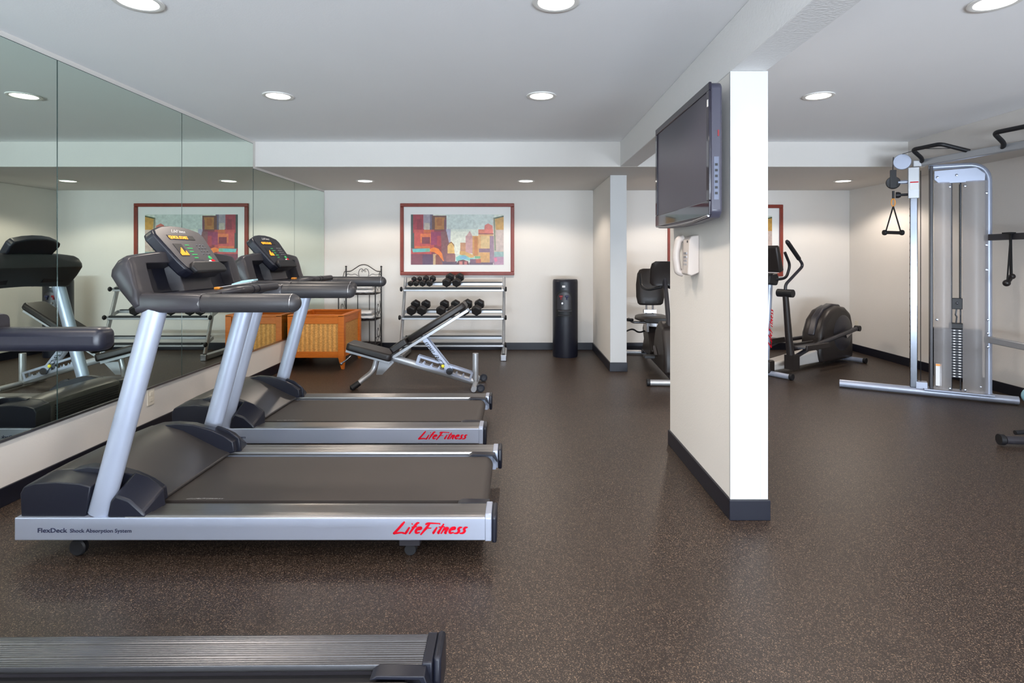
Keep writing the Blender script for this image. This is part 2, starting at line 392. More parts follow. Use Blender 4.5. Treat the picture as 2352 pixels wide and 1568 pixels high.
# mirrors: sheets on the left wall
seams = [-1.6, -.37, .85, 2.08, 3.31, 4.54, 5.77]
names = ['nearest part of the wall, outside the picture', 'beside the camera, outside the picture', 'beside the nearest treadmill', 'left edge of the picture, behind the front treadmill', 'showing the left half of the picture frame', 'just in front of the dropped ceiling', '', '']
def mirror(y0, y1, z1, label):
    t = thing('wall_mirror', label, 'mirror', (XL, (y0 + y1) / 2, .35), 0, 'mirror sheets on the left wall')
    h = (y1 - y0) / 2 - .0038
    G().box(.001, .006, -h, h, 0, z1 - .35).build('glass', M_MIRROR, t, smooth=0)
    G().box(0.0005, .004, -h - .0038, h + .0038, -.004, z1 - .35 + .004).build('backing', M_MEDGE, t, smooth=0)
for i in range(2, 6):
    mirror(seams[i], seams[i + 1], HC - .035, 'tall wall mirror sheet ' + ['alongside the nearest treadmill at the left picture edge', 'reflecting the second treadmill console, left of the first dark seam', 'behind the two consoles, between the first and second dark seams', 'reflecting half the framed print, ending at the dropped ceiling'][i - 2])
mirror(5.775, 6.84, HS - .03, 'shorter wall mirror sheet just under the dropped ceiling')
mirror(6.84, 7.90, HS - .03, 'shorter wall mirror sheet in the far corner by the iron shelf')
ch = G().box(XL, XL + .012, 2.0, YB - .01, .335, .349)
struct(ch.build('trim_3', M_STEEL, smooth=0))

# ------------------------------------------------------------------ recessed lights
def downlight(x, y, z, label):
    t = thing('recessed_light', label, 'ceiling light', (x, y, z), 0, 'recessed ceiling lights')
    G().lathe([(.082, 0), (.108, -.001), (.108, -.006), (.100, -.009), (.084, -.006)], n=40, wrap=True).build('trim_ring', M_TRIM, t)
    G().lathe([(.001, -.0015), (.084, -.0015), (.084, -.003), (.001, -.003)], n=40).build('lens', M_LENS, t)
    d = bpy.data.lights.new('downlight', 'SPOT'); d.energy = SPOT_W; d.color = WARM; d.spot_size = R(146); d.spot_blend = .28; d.shadow_soft_size = .07
    o = bpy.data.objects.new('lamp', d); COL.objects.link(o); o.parent = t; o.location = (0, 0, -.09)
rows = [(4.16, HC, 'of the row nearest the dropped ceiling'), (2.62, HC, 'of those cut by the top edge'), (1.05, HC, 'above the camera'), (-.6, HC, 'behind the camera'), (-2.6, HC, 'two steps behind the camera')]
for y, z, w in rows:
    for x, s in ((-1.74, 'left'), (.18, 'middle'), (2.2, 'right')):
        downlight(x, y, z, 'round recessed ceiling light, %s one %s' % (s, w))
for x, s in ((-1.84, 'leftmost, towards the mirror'), (.11, 'between the print and the water cooler'), (2.05, 'hidden beyond the pillar'), (3.96, 'rightmost, above the elliptical')):
    downlight(x, 6.92, HS, 'round recessed light in the dropped ceiling, ' + s)

# ------------------------------------------------------------------ treadmills
def make_treadmill(label, x, y, rz=0, kind=0):
    t = thing('treadmill', label, 'treadmill', (x, y, 0), rz, 'treadmills facing the mirror wall')
    side = M_SILVER if kind == 0 else M_GRAPH; top = M_RIB if kind == 0 else M_RIBD
    for s in (-1, 1):
        a, b = sorted((s * .465, s * .335))
        sr = G().box(-1.025, .99, a, b, .094, .190).build('side_rail', side, t, bevel=.004, smooth=0)
        pr = [(s * .462, .189), (s * .455, .197), (s * .425, .199), (s * .42, .196), (s * .37, .198), (s * .365, .195), (s * .335, .195), (s * .332, .18), (s * .34, .172)]
        G().prism(pr, -.56, .972, 'x').build('foot_rail', top, t, bevel=.001)
        G().prism([(s * .470, .092), (s * .470, .190), (s * .455, .203), (s * .33, .203), (s * .325, .16), (s * .345, .10)], .972, 1.0, 'x').build('rail_end_cap', side if kind == 0 else M_DARK, t, bevel=.004)
        G().prism([(s * .472, .085), (s * .472, .195), (s * .455, .206), (s * .345, .206), (s * .335, .14), (s * .37, .085)], 1.0, 1.022, 'x').build('bumper', M_DARK, t, bevel=.008)
        if s == -1 and kind == 0:
            Mx = Matrix(((1, 0, 0, .585), (0, 0, -1, -.4658), (0, 1, 0, .1235), (0, 0, 0, 1)))
            script_logo('logo', M_RED, Mx, .31, sr, thick=.092)
            for body, fit, xx, sz, bo in (('FlexDeck', .125, -.925, .027, .0003), ('Shock Absorption System', .26, -.788, .0225, .0001)):
                Mt = Matrix(((1, 0, 0, xx), (0, 0, -1, -.4658), (0, 1, 0, .128), (0, 0, 0, 1)))
                text_mesh(body, sz, M_INK, 'lettering', Mt, sr, bold=bo, fit=fit)
        # upright, pod, wheel, foot
        yy = s * .425
        G().tube([(-.690, yy, .19), (-.632, yy, .40), (-.452, yy, 1.07)], .05, 20, flat=(.66, 1.0), up=(0, 1, 0)).build('upright', M_SILVER, t)
        a, b = sorted((s * .345, s * .463))
        po = [(-.635, .19), (-.622, .255), (-.60, .283), (-.54, .262), (-.485, .212), (-.470, .19)]; pi_ = [(-.635, .19), (-.622, .31), (-.59, .343), (-.53, .322), (-.462, .270), (-.452, .19)]
        G().loft([[Vector((p[0], s * .463, p[1])) for p in po], [Vector((p[0], s * .345, p[1])) for p in pi_]]).build('upright_cover', M_DARK, t, bevel=.008)
        a, b = sorted((s * .30, s * .352))
        G().prism([(-.87, .335), (-.87, .352), (-.80, .366), (-.70, .358), (-.60, .33), (-.53, .298), (-.478, .262), (-.470, .205), (-.52, .19), (-.62, .20), (-.75, .26)], a, b).build('inner_fin', M_DARK, t, bevel=.006)
        G().lathe([(.012, -.016), (.030, -.016), (.036, -.010), (.036, .010), (.030, .016), (.012, .016)], (-.80, s * .40, .036), 24, 'y').build('wheel', M_BLACK, t)
        f = G().box(.60, .69, min(s * .43, s * .36), max(s * .43, s * .36), .052, .095).build('foot', M_GRAPH, t, bevel=.003)
        G().lathe([(.001, -.02), (.024, -.02), (.0275, -.012), (.0275, .012), (.024, .02), (.001, .02)], (.645, s * .395, .0285), 20, 'y').build('caster', M_BLACK, f)
        # hood side wings
    g = G()
    pts = [(-1.008, .19), (-1.012, .29), (-.998, .318), (-.95, .334), (-.86, .340), (-.76, .332), (-.712, .318), (-.722, .26), (-.735, .19)]
    for s in (-1, 1):
        for a, b in ((.33, .452),):
            rings = []
            for yy, k in ((s * a, 1.06), (s * (b - .02), 1.0), (s * b, .975)):
                rings.append([Vector((p[0], yy, .19 + (p[1] - .19) * k)) for p in pts])
            G().loft(rings).build('hood_side', M_DARK, t, smooth=50, bevel=.004)
    ctr = [(-1.008, .12), (-1.015, .29), (-1.0, .325), (-.95, .345), (-.86, .352), (-.76, .325), (-.66, .276), (-.56, .226), (-.498, .203), (-.498, .19), (-.8, .15)]
    rings = [[Vector((p[0], yy, .19 + (p[1] - .19) * k)) for p in ctr] for yy, k in ((-.335, 1.0), (-.2, 1.04), (0, 1.055), (.2, 1.04), (.335, 1.0))]
    g.loft(rings)
    g.build('motor_hood', M_HOOD, t, smooth=50, bevel=.004)
    g = G()
    for i in range(6): g.box(-1.022, -1.008, -.30, .30, .205 + i * .018, .213 + i * .018)
    g.build('vent', M_BLACK, t, smooth=0)
    G().box(-1.0, .93, -.334, .334, .10, .168).build('deck', M_BLACK, t, smooth=0)
    # belt with roller end
    top_ = [(-.62, .186), (.3, .1855), (.93, .186)] + [(.93 + .045 * math.sin(a), .141 + .045 * math.cos(a)) for a in [R(15 * i) for i in range(1, 12)]] + [(.93, .096), (.90, .170), (-.62, .170)]
    belt = G().prism([(p[0], p[1]) for p in top_], -.282, .282).build('running_belt', M_BELT, t, smooth=30)
    script_logo('belt_mark', M_WHITE, Matrix(((1, 0, 0, -.30 if kind else -.41), (0, .28, 0, -.268), (0, 0, 1, .1862), (0, 0, 0, 1))), .17, belt, depth=.0002)
    G().prism([(.84, .186), (.86, .198), (.985, .196), (1.0, .15), (.97, .186), (.86, .188)], .288, .334).build('belt_guard', M_DARK, t, bevel=.002)
    G().prism([(.84, .186), (.86, .198), (.985, .196), (1.0, .15), (.97, .186), (.86, .188)], -.334, -.288).build('belt_guard', M_DARK, t, bevel=.002)
    # handrails and arms
    for s in (-1, 1):
        if kind == 0:
            hr = G().tube([(-.245, s * .42, 1.097), (.175, s * .42, 1.097)], .0405, 24, dome=True).tube([(-.262, s * .42, 1.097), (-.20, s * .42, 1.097)], .040, 24).build('handrail', M_FOAM, t)
            G().tube([(.137, s * .42, 1.097), (.140, s * .42, 1.097)], .0412, 24).build('end_seam', M_STEEL, hr)
            G().tube([(-.252, s * .42, 1.097), (-.246, s * .42, 1.097)], .0418, 24).build('end_seam', M_STEEL, hr)
        else:
            G().box(-.30, .072, s * .42 - .035, s * .42 + .035, 1.032, 1.098).build('handrail', M_DARK, t, bevel=.022, seg=4)
        rings = []
        for xx, hz0, hz1, w in ((-.52, 1.056, 1.142, .036), (-.38, 1.056, 1.14, .043), (-.26, 1.058, 1.138, .043), (-.243, 1.064, 1.134, .040)):
            zc, hh = (hz0 + hz1) / 2, (hz1 - hz0) / 2
            rings.append([Vector((xx, s * .42 + w * (abs(math.cos(a)) ** .5) * (1 if math.cos(a) > 0 else -1), zc + hh * (abs(math.sin(a)) ** .5) * (1 if math.sin(a) > 0 else -1))) for a in [2 * PI * j / 24 for j in range(24)]])
        G().loft(rings).build('arm', M_GRAPH, t, smooth=45)
    # dashboard between the uprights
    def sec(y):
        ay = abs(y); arch = .030 * math.cos(min(1, ay / .46) * PI / 2)
        rec = 1 if .135 < ay < .355 else 0
        bot = 1.056 + .02 * math.cos(min(1, ay / .46) * PI / 2)
        pts = [(-.515, bot), (-.585, bot + .085), (-.632, 1.215), (-.628, 1.245), (-.60, 1.285 + arch), (-.575, 1.300 + arch), (-.548, 1.296 + arch), (-.535, 1.27)]
        pts += [(-.525, 1.235), (-.505, 1.16), (-.495, 1.136), (-.488, bot + .01)] if not rec else [(-.595, 1.235), (-.565, 1.15), (-.545, 1.10), (-.490, bot + .01)]
        return [Vector((p[0], y, p[1])) for p in pts]
    ys = [-.466, -.460, -.448, -.425, -.362, -.350, -.28, -.150, -.130, -.08, 0, .08, .130, .150, .28, .350, .362, .425, .448, .460, .466]
    rings = []
    for yv in ys:
        r_ = sec(yv); k = {.466: .60, .460: .80, .448: .93, .425: .99}.get(abs(yv), 1.0)
        c = sum(r_, Vector()) / len(r_); rings.append([Vector((c.x + (p.x - c.x) * k, p.y, c.z + (p.z - c.z) * k)) for p in r_])
    G().loft(rings).build('dashboard', M_GRAPH, t, smooth=42, bevel=.003)
    for s in (-1, 1):
        a, b = sorted((s * .151, s * .349))
        G().prism([(-.596, 1.262), (-.588, 1.262), (-.583, 1.235), (-.557, 1.15), (-.537, 1.118), (-.510, 1.136), (-.515, 1.10), (-.55, 1.10), (-.57, 1.15), (-.60, 1.235)], a, b).build('cup_holder', M_DARK, t, smooth=40)
    tray = G().prism([(-.50, -.378), (-.30, -.378), (-.26, -.30), (-.235, -.1), (-.235, .1), (-.26, .30), (-.30, .378), (-.50, .378)], 1.116, 1.134, 'z').build('accessory_tray', M_DARK, t, bevel=.004)
    bar = fillet([(-.34, -.24, 1.08), (-.285, -.24, 1.125), (-.195, -.22, 1.138), (-.195, .22, 1.138), (-.285, .24, 1.125), (-.34, .24, 1.08)], .06, 6)
    hb = G().tube(bar, .019, 16).build('sensor_bar', M_GRAPH, t)
    for yy in (-.09, -.03):
        G().tube([(-.195, yy - .005, 1.138), (-.195, yy + .005, 1.138)], .021, 16).build('ring', M_DARK, hb)
    G().box(-.400, -.372, -.05, -.01, 1.134, 1.146).build('safety_key', M_ORANGE, t, bevel=.003)
    # console
    d = Vector((-.616, 0, .788)); n = Vector((.788, 0, .616)); o0 = Vector((-.466, -.010, 1.240))
    Mc = Matrix(((0, d.x, n.x, o0.x), (1, 0, 0, 0), (0, d.z, n.z, o0.z), (0, 0, 0, 1)))
    out = [(-.135, -.025), (.135, -.025), (.168, .0), (.184, .05), (.212, .21), (.197, .238), (.12, .262), (.04, .272), (-.04, .272), (-.12, .262), (-.197, .238), (-.212, .21), (-.184, .05), (-.168, .0)]
    g = G().prism(out, -.055, 0, 'z'); g.xf(Mc); con = g.build('console', M_DARK, t, bevel=.010, seg=3, smooth=30)
    sc_ = .94
    g = G().prism([(p[0] * sc_, .012 + p[1] * sc_ * .985) for p in out], 0.0005, .003, 'z'); g.xf(Mc); g.build('face_plate', M_FACE_GLARE if y < 3 else M_DARK, con, smooth=0, bevel=.001)  # glare painted on the nearer faces, the farther face stays dark
    g = G().prism([(-.14, -.035), (.14, -.035), (.15, .0), (.12, .028), (-.12, .028), (-.15, .0)], 0, .024, 'z'); g.xf(Mc); g.build('lip', M_BLACK, con, bevel=.008, seg=3)
    def deco(nm, m_, a, b, c_, d_, z0=.003, z1=.005, bev=.0): g = G().box(a, b, c_, d_, z0, z1); g.xf(Mc); return g.build(nm, m_, con, smooth=0, bevel=bev)
    script_logo('logo', M_WHITE, Mc @ Matrix.Translation((-.065, .222, .0032)), .12, con, depth=.001)
    deco('message_window', M_BLACK, -.125, .095, .178, .205)
    text_mesh('QUICK START', .024, M_AMBER, 'message', Mc @ Matrix.Translation((-.122, .182, .0056)), con, bold=.0006, fit=.16)
    deco('profile_window', M_BLACK, -.130, -.062, .075, .150)
    g = G()
    for i in range(6): g.box(-.127 + i * .011, -.120 + i * .011, .078, .095 + .010 * ((i * 5) % 4), .0052, .006)
    g.xf(Mc); g.build('profile_bars', M_AMBER, con, smooth=0)
    key = deco('key', M_STEEL, .065, .078, .142, .150, .003, .006)
    for r_ in range(4):
        for c_ in range(3):
            if r_ or c_:
                k = key.copy(); COL.objects.link(k); k.parent = con; v = Mc.to_3x3() @ Vector((c_ * .028, -r_ * .019, 0)); k.location = v
    for r_ in range(5): deco('green_bar', M_GREEN, -.035, -.002 + .012 * (r_ % 2), .140 - r_ * .020, .146 - r_ * .020, .003, .0045)
    for r_ in range(4): deco('print_line', M_STEEL, -.052, .035, .052 - r_ * .007, .0535 - r_ * .007, .003, .0042)
    def rbtn(nm, m_, x_, y_, r1): g = G().lathe([(r1, .003), (r1, .006), (r1 * .8, .008), (.001, .008)], (x_, y_, 0), 16); g.xf(Mc); g.build(nm, m_, con)
    rbtn('start_button', M_GREEN, .105, .062, .012); rbtn('stop_button', M_RED, .112, .036, .016); rbtn('pause_button', M_WHITE, .082, .038, .009)
    return t
A_ORG = (-1.107, 2.885)
make_treadmill('complete treadmill in front, silver side rail with red lettering and lit amber console', *A_ORG)
make_treadmill('treadmill standing directly behind the front one, closest to the weight bench', -1.217, 4.135)
make_treadmill('nearest treadmill, cropped at the bottom left, with dark ribbed foot rail', -1.225, 1.20, R(.6), 1)
# leaflet on the front treadmill tray
t = thing('leaflet', 'light blue folded leaflet lying on the tray of the front treadmill', 'paper', (-1.415, 2.90, 1.156), R(10))
t.rotation_euler = (0, -R(9), R(10))
G().box(-.085, .075, -.045, .045, 0, .003).build('back_sheet', M_WHITE, t, smooth=0)
G().prism([(-.02, .003), (.085, .006), (.085, .014), (.03, .016), (-.02, .008)], -.04, .04).build('cover', M_PAPER, t, smooth=0)

# ------------------------------------------------------------------ weight bench
YBE = 5.68
def bench():
    t = thing('weight_bench', 'adjustable weight bench with raised black backrest and silver frame, before the dumbbell rack', 'bench', (-1.0, YBE, 0))
    def q(px, py, dy=0): p = at(px, py, YBE); return Vector((p.x + 1.0, dy, p.z))
    def pad(name, p0, p1, th, w0, w1, bev=.018):
        p0, p1 = Vector(p0), Vector(p1); d = (p1 - p0).normalized(); n = Vector((-d.z, 0, d.x))
        if n.z < 0: n = -n
        L_ = (p1 - p0).length; g = G()
        rings = []
        for tt, w in ((0, w0 * .82), (.06, w0), (.94, w1), (1, w1 * .85)):
            c = p0 + d * L_ * tt
            rings.append([c + Vector((0, a * w / 2, 0)) + n * b * th for a, b in ((-1, 0), (1, 0), (1, 1), (-1, 1))])
        g.loft(rings)
        return g.build(name, M_VINYL, t, bevel=bev, seg=4, smooth=40)
    s0, s1 = q(800, 799), q(903, 826)
    pad('seat', s0, s1, .072, .26, .30)
    b0, b1, b2, b3 = q(908, 808), q(944, 784), q(946, 784), q(1074, 704)
    pad('backrest', b2, b3, .065, .29, .27)
    pad('lumbar_pad', b0, b1, .065, .29, .29)
    G().beam(q(800, 801), q(905, 829), .05, .018, (0, 1, 0)).beam(q(800, 802, -.08), q(900, 829, -.08), .012, .03).beam(q(800, 802, .08), q(900, 829, .08), .012, .03).build('seat_frame', M_SILVER2, t, bevel=.002)
    g = G()
    for s in (-.07, .07): g.beam(q(905, 818, s), q(1076, 711, s), .014, .028)
    g.build('back_frame', M_SILVER2, t, bevel=.002)
    G().tube([q(868, 812), q(905, 822), q(1088, 876)], .028, 16, flat=(1.25, .85)).build('main_beam', M_SILVER2, t)
    G().tube([q(1092, 811), q(1092, 884)], .030, 16).tube(fillet([(.59, -.27, .035), (.59, .27, .035)], .01), .026, 14).build('rear_post', M_SILVER2, t)
    for s in (-1, 1):
        w = G().lathe([(.012, -.014), (.036, -.014), (.040, -.008), (.040, .008), (.036, .014), (.012, .014)], (.655, s * .235, .041), 24, 'y').build('wheel', M_DARK, t)
        G().lathe([(.001, -.018), (.022, -.018), (.022, .018), (.001, .018)], (.655, s * .235, .041), 16, 'y').build('hub', M_CHROME, w)
        G().beam((.59, s * .235, .04), (.655, s * .235, .041), .022, .022).build('axle_arm', M_SILVER2, t)
    leg = fillet([q(866, 818), q(858, 852), (-.50, -.10, .10), (-.56, -.14, .045)], .08, 6)
    G().tube(leg, .026, 16).build('front_leg', M_SILVER2, t)
    G().tube([(-.535, -.125, .066), (-.60, -.165, .022)], .029, 16).tube([(-.60, -.165, .022), (-.57, -.08, .022)], .018, 12).build('rubber_foot', M_BLACK, t)
    G().prism([(-.37, .25), (-.22, .245), (-.34, .12), (-.40, .12)], -.006, .006).build('gusset', M_SILVER2, t)
    # strut and ladder plates
    st = G()
    for s in (-.045, .045): st.beam(q(972, 771, s), q(1036, 852, s), .008, .052)
    st = st.build('strut', M_SILVER, t, bevel=.002)
    p0, p1 = q(975, 778), q(1020, 836); dd = (p0 - p1).normalized(); up = Vector((0, -1, 0)).cross(dd)
    o = p1 + Vector((0, -.0505, 0)) - up * .014
    script_logo('logo', M_BLACK, Matrix(((dd.x, up.x, 0, o.x), (0, 0, -1, o.y), (dd.z, up.z, 0, o.z), (0, 0, 0, 1))), (p0 - p1).length * .9, st, thick=.07)
    a0, a1 = q(958, 826), q(1084, 866); dx = (a1 - a0).normalized(); un = Vector((-dx.z, 0, dx.x))
    if un.z < 0: un = -un
    L_ = (a1 - a0).length
    for s in (-.03, .03):
        g = G()
        def bar(u0, u1, w0, w1):
            c = [a0 + dx * u0 + un * w0, a0 + dx * u1 + un * w0, a0 + dx * u1 + un * w1, a0 + dx * u0 + un * w1]
            g.prism([(p.x, p.z) for p in c], s - .004, s + .004)
        bar(0, L_, -.040, -.014); bar(0, L_, .034, .055); bar(0, .028, -.014, .034); bar(L_ - .022, L_, -.014, .034); bar(L_ * .50, L_ * .60, -.014, .034)
        for u in (.06, .14, .22, .40, .47):
            c = [a0 + dx * u - un * .014, a0 + dx * (u + .03) - un * .014, a0 + dx * (u + .012) + un * .010]; g.prism([(p.x, p.z) for p in c], s - .0035, s + .0035)
        g.build('ladder_plate', M_SILVER, t, smooth=0)
    c = q(1034, 850)
    G().lathe([(.001, -.06), (.034, -.06), (.034, .06), (.001, .06)], c, 20, 'y').build('pivot', M_CHROME, t)
    G().ball(q(1019, 838, -.06), .017, (1, .7, 1)).build('pull_knob', M_YELLOW, t)
    G().tube(fillet([q(818, 806, -.05), q(806, 820, -.12), q(795, 828, -.14)], .03), .008, 10).ball(q(794, 829, -.14), .014).build('seat_lever', M_CHROME, t)
bench()

# ------------------------------------------------------------------ dumbbell rack and dumbbells
RX0, RX1 = -1.45, -.165
TIERS = [(7.30, .871), (7.20, .519), (7.09, .194)]
def rack():
    cx = (RX0 + RX1) / 2
    t = thing('dumbbell_rack', 'three-tier silver dumbbell rack against the back wall under the framed print', 'rack', (cx, 7.35, 0))
    h = (RX1 - RX0) / 2
    for s in (-1, 1):
        x = s * h
        G().tube(fillet([(x, -.25, .08), (x, -.20, .20), (x, .05, .92), (x, .09, 1.02)], .05), .024, 14, flat=(1.4, .8), up=(0, 1, 0)).build('side_post', M_SILVER2, t)
        G().box(x - .035, x + .035, -.28, .30, .012, .075).build('foot', M_SILVER2, t, bevel=.012, seg=3)
        G().box(x - .037, x + .037, -.292, -.26, .0, .08).build('foot_cap', M_STEEL, t, bevel=.006)
    for (ty, tz) in TIERS:
        y = ty - 7.35
        sh = G(); sh.beam((-h, y, tz - .008), (h, y, tz - .008), .03, .026); sh.beam((-h, y + .20, tz + .062), (h, y + .20, tz + .062), .03, .036)
        s_ = sh.build('shelf_rail', M_SILVER2, t, bevel=.004)
        G().beam((-h + .03, y - .001, tz + .018), (h - .03, y - .001, tz + .018), .036, .024).beam((-h + .03, y + .195, tz + .086), (h - .03, y + .195, tz + .086), .036, .010).build('shelf_liner', M_BLACK, s_)
        for s in (-1, 1):
            G().beam((s * h, y, tz), (s * h, y + .20, tz + .065), .02, .04).build('bracket', M_SILVER2, t, bevel=.002)
            G().lathe([(.001, -.012), (.026, -.012), (.032, 0), (.026, .012), (.001, .012)], (s * (h + .025), y - .02, tz + .008), 16, 'x').build('end_knob', M_BLACK, t)
rack()
def dumbbell(size, label, x, tier):
    """size = head radius; axis runs front to back"""
    t = thing('dumbbell', label, 'dumbbell', (0, 0, 0), 0, 'black hex dumbbells on the rack')
    hl = size * 1.15; half = .055 + hl
    for s in (-1, 1):
        g = G(); a0, a1 = s * .055, s * (.055 + hl)
        def ring(y, r): return [Vector((r * math.cos(PI / 6 + j * PI / 3), y, r * math.sin(PI / 6 + j * PI / 3))) for j in range(6)]
        rs = [ring(a0, size * .72), ring(a0 + s * .01, size), ring(a1 - s * .012, size), ring(a1, size * .75)]
        g.loft(rs).build('head', M_HEX, t, bevel=.003, smooth=20)
    G().tube([(0, -.057, 0), (0, -.03, 0), (0, 0, 0), (0, .03, 0), (0, .057, 0)], [.012, .014, .016, .014, .012], 12).build('handle', M_CHROME, t)
    y0, z0 = TIERS[tier]; ang = math.atan2(.065, .19)
    y = y0 + .10; z = z0 + .032 + .030 + size * math.cos(PI / 6) / math.cos(ang) + .004
    t.rotation_euler = (ang, 0, -.14); t.location = (x, y, z)
    return t
def rx(px, tier): return (px - VPX) * TIERS[tier][0] / F_PX
for px, sz, w in ((941, .038, 'smallest and leftmost'), (954, .038, 'second from the left'), (969, .045, 'third from the left'), (985, .045, 'fourth from the left'),
                  (1025, .060, 'left one of the larger pair'), (1048, .060, 'right one of the larger pair')):
    dumbbell(sz, 'black hex dumbbell on the top tier, ' + w, rx(px, 0) + .015, 0)
for px, sz, w in ((944, .064, 'leftmost'), (968, .064, 'second from the left'), (1012, .064, 'partly behind the left of the bench backrest'),
                  (1038, .064, 'mostly hidden by the bench backrest'), (1066, .068, 'just right of the bench backrest top'), (1094, .068, 'rightmost')):
    dumbbell(sz, 'black hex dumbbell on the middle tier, ' + w, rx(px, 1) + .015, 1)

# ------------------------------------------------------------------ framed prints
def S(r, g_, b_):
    def f(c): c /= 255; return c / 12.92 if c <= .04045 else ((c + .055) / 1.055) ** 2.4
    return (f(r), f(g_), f(b_))
def framed_print(label, x0, x1, z0, z1):
    cx, cz = (x0 + x1) / 2, (z0 + z1) / 2; w, h = x1 - x0, z1 - z0
    t = thing('framed_print', label, 'picture', (cx, YB - .002, cz), 0, 'framed prints on the back wall')
    fw = .048; g = G()
    a, b = w / 2, h / 2
    for (xa, xb, za, zb) in ((-a, a, b - fw, b), (-a, a, -b, -b + fw), (-a, -a + fw, -b + fw, b - fw), (a - fw, a, -b + fw, b - fw)): g.box(xa, xb, -.035, 0, za, zb)
    g.build('frame', M_FRAME, t, bevel=.006, smooth=0)
    G().box(-a + fw, a - fw, -.012, -.002, -b + fw, b - fw).build('mat_board', M_MATB, t, smooth=0)
    # picture coordinates taken in the print's own 1670 x 890 grid
    iw, ih = w * .815, h * .70; ox, oz = -iw / 2, -ih / 2 - .004
    g = G(); lay = [0]
    def P(pts, c):
        lay[0] += 1; y = -.0124 - lay[0] * .00006
        g.add([(ox + p[0] / 1670 * iw, y, oz + ih - p[1] / 890 * ih) for p in pts], [tuple(range(len(pts)))], S(*c))
    def Rr(x0_, x1_, y0_, y1_, c): P([(x0_, y0_), (x0_, y1_), (x1_, y1_), (x1_, y0_)], c)
    Rr(0, 1670, 0, 890, (214, 220, 206)); Rr(620, 1500, 0, 260, (200, 210, 203)); Rr(700, 1100, 300, 700, (228, 230, 214))
    Rr(0, 640, 250, 890, (140, 60, 70)); Rr(0, 60, 0, 600, (60, 70, 66)); Rr(40, 225, 0, 330, (160, 55, 68)); Rr(110, 200, 80, 300, (140, 45, 60))
    Rr(225, 380, 0, 260, (160, 150, 160)); Rr(240, 340, 150, 280, (190, 178, 165)); Rr(345, 400, 0, 300, (112, 100, 120))
    Rr(380, 640, 20, 280, (110, 72, 60)); Rr(430, 610, 50, 265, (178, 118, 60)); Rr(470, 560, 70, 200, (165, 100, 48))
    Rr(600, 640, 90, 600, (120, 72, 84)); Rr(635, 715, 260, 620, (178, 176, 196))
    Rr(60, 420, 270, 600, (188, 82, 78)); Rr(170, 400, 340, 500, (220, 120, 76)); Rr(200, 345, 400, 520, (120, 48, 62)); Rr(360, 560, 310, 540, (150, 62, 96)); Rr(470, 560, 380, 560, (172, 70, 80))
    Rr(230, 360, 270, 330, (190, 100, 60)); Rr(70, 350, 560, 600, (205, 110, 70))
    P([(540, 300), (640, 300), (700, 560), (790, 700), (800, 890), (560, 890)], (132, 88, 90))
    P([(660, 560), (690, 510), (730, 495), (770, 540), (790, 690), (660, 690)], (220, 180, 110))
    P([(660, 560), (690, 500), (730, 480), (775, 530), (790, 600), (765, 545), (730, 505), (690, 520)], (150, 110, 70))
    Rr(0, 400, 690, 890, (120, 55, 72)); Rr(210, 400, 710, 890, (88, 55, 84)); Rr(400, 460, 700, 890, (200, 170, 130)); Rr(445, 560, 720, 890, (130, 72, 60))
    Rr(0, 370, 640, 700, (186, 84, 84)); P([(20, 610), (330, 600), (340, 660), (40, 670)], (110, 190, 190)); P([(250, 610), (340, 600), (350, 650), (270, 660)], (120, 178, 150))
    P([(340, 610), (420, 580), (500, 610), (560, 690), (600, 850), (560, 800), (500, 720), (420, 670), (350, 660)], (232, 130, 60))
    Rr(570, 830, 830, 890, (90, 62, 80)); Rr(640, 800, 700, 840, (150, 100, 96))
    Rr(890, 1010, 500, 700, (190, 140, 104)); P([(985, 400), (1060, 290), (1110, 380), (1120, 690), (1000, 680)], (205, 164, 160)); Rr(985, 1105, 380, 690, (196, 152, 150))
    Rr(1110, 1230, 380, 740, (196, 144, 78)); Rr(1140, 1200, 400, 720, (186, 118, 60))
    Rr(1215, 1480, 290, 860, (206, 158, 104)); Rr(1215, 1480, 265, 350, (210, 120, 94)); P([(1320, 290), (1330, 190), (1390, 160), (1470, 200), (1480, 340), (1330, 340)], (214, 118, 104)); Rr(1215, 1500, 335, 352, (140, 72, 70))
    Rr(1260, 1420, 380, 600, (206, 176, 124)); Rr(1225, 1480, 605, 670, (128, 96, 112)); Rr(1420, 1500, 380, 860, (146, 118, 136)); Rr(1250, 1420, 680, 850, (200, 150, 84))
    P([(1480, 60), (1670, 20), (1670, 890), (1500, 890)], (188, 168, 152)); P([(1510, 80), (1670, 40), (1670, 270), (1530, 270)], (196, 150, 72)); Rr(1540, 1670, 280, 640, (190, 172, 164))
    P([(1480, 60), (1670, 20), (1670, 42), (1500, 82)], (80, 92, 66)); P([(1490, 70), (1510, 70), (1530, 640), (1505, 640)], (120, 132, 108))
    Rr(1500, 1670, 660, 760, (140, 168, 164)); Rr(1490, 1670, 750, 890, (170, 130, 152)); P([(1490, 780), (1540, 760), (1560, 820), (1520, 850)], (210, 110, 140))
    P([(880, 650), (960, 650), (1130, 720), (1140, 780), (1040, 760), (880, 710)], (206, 160, 92))
    P([(810, 760), (880, 720), (980, 720), (1060, 770), (1160, 760), (1080, 820), (960, 800), (820, 830)], (130, 190, 184)); P([(880, 745), (980, 735), (1020, 790), (900, 790)], (120, 170, 200))
    Rr(1150, 1250, 740, 780, (110, 164, 120))
    P([(820, 890), (850, 820), (940, 800), (1030, 830), (1050, 890)], (96, 40, 44)); Rr(870, 930, 830, 890, (196, 120, 110)); Rr(960, 1010, 830, 890, (188, 110, 110))
    Rr(1050, 1480, 850, 890, (100, 70, 90)); Rr(1170, 1260, 790, 860, (170, 84, 60)); Rr(1065, 1170, 790, 850, (120, 80, 100))
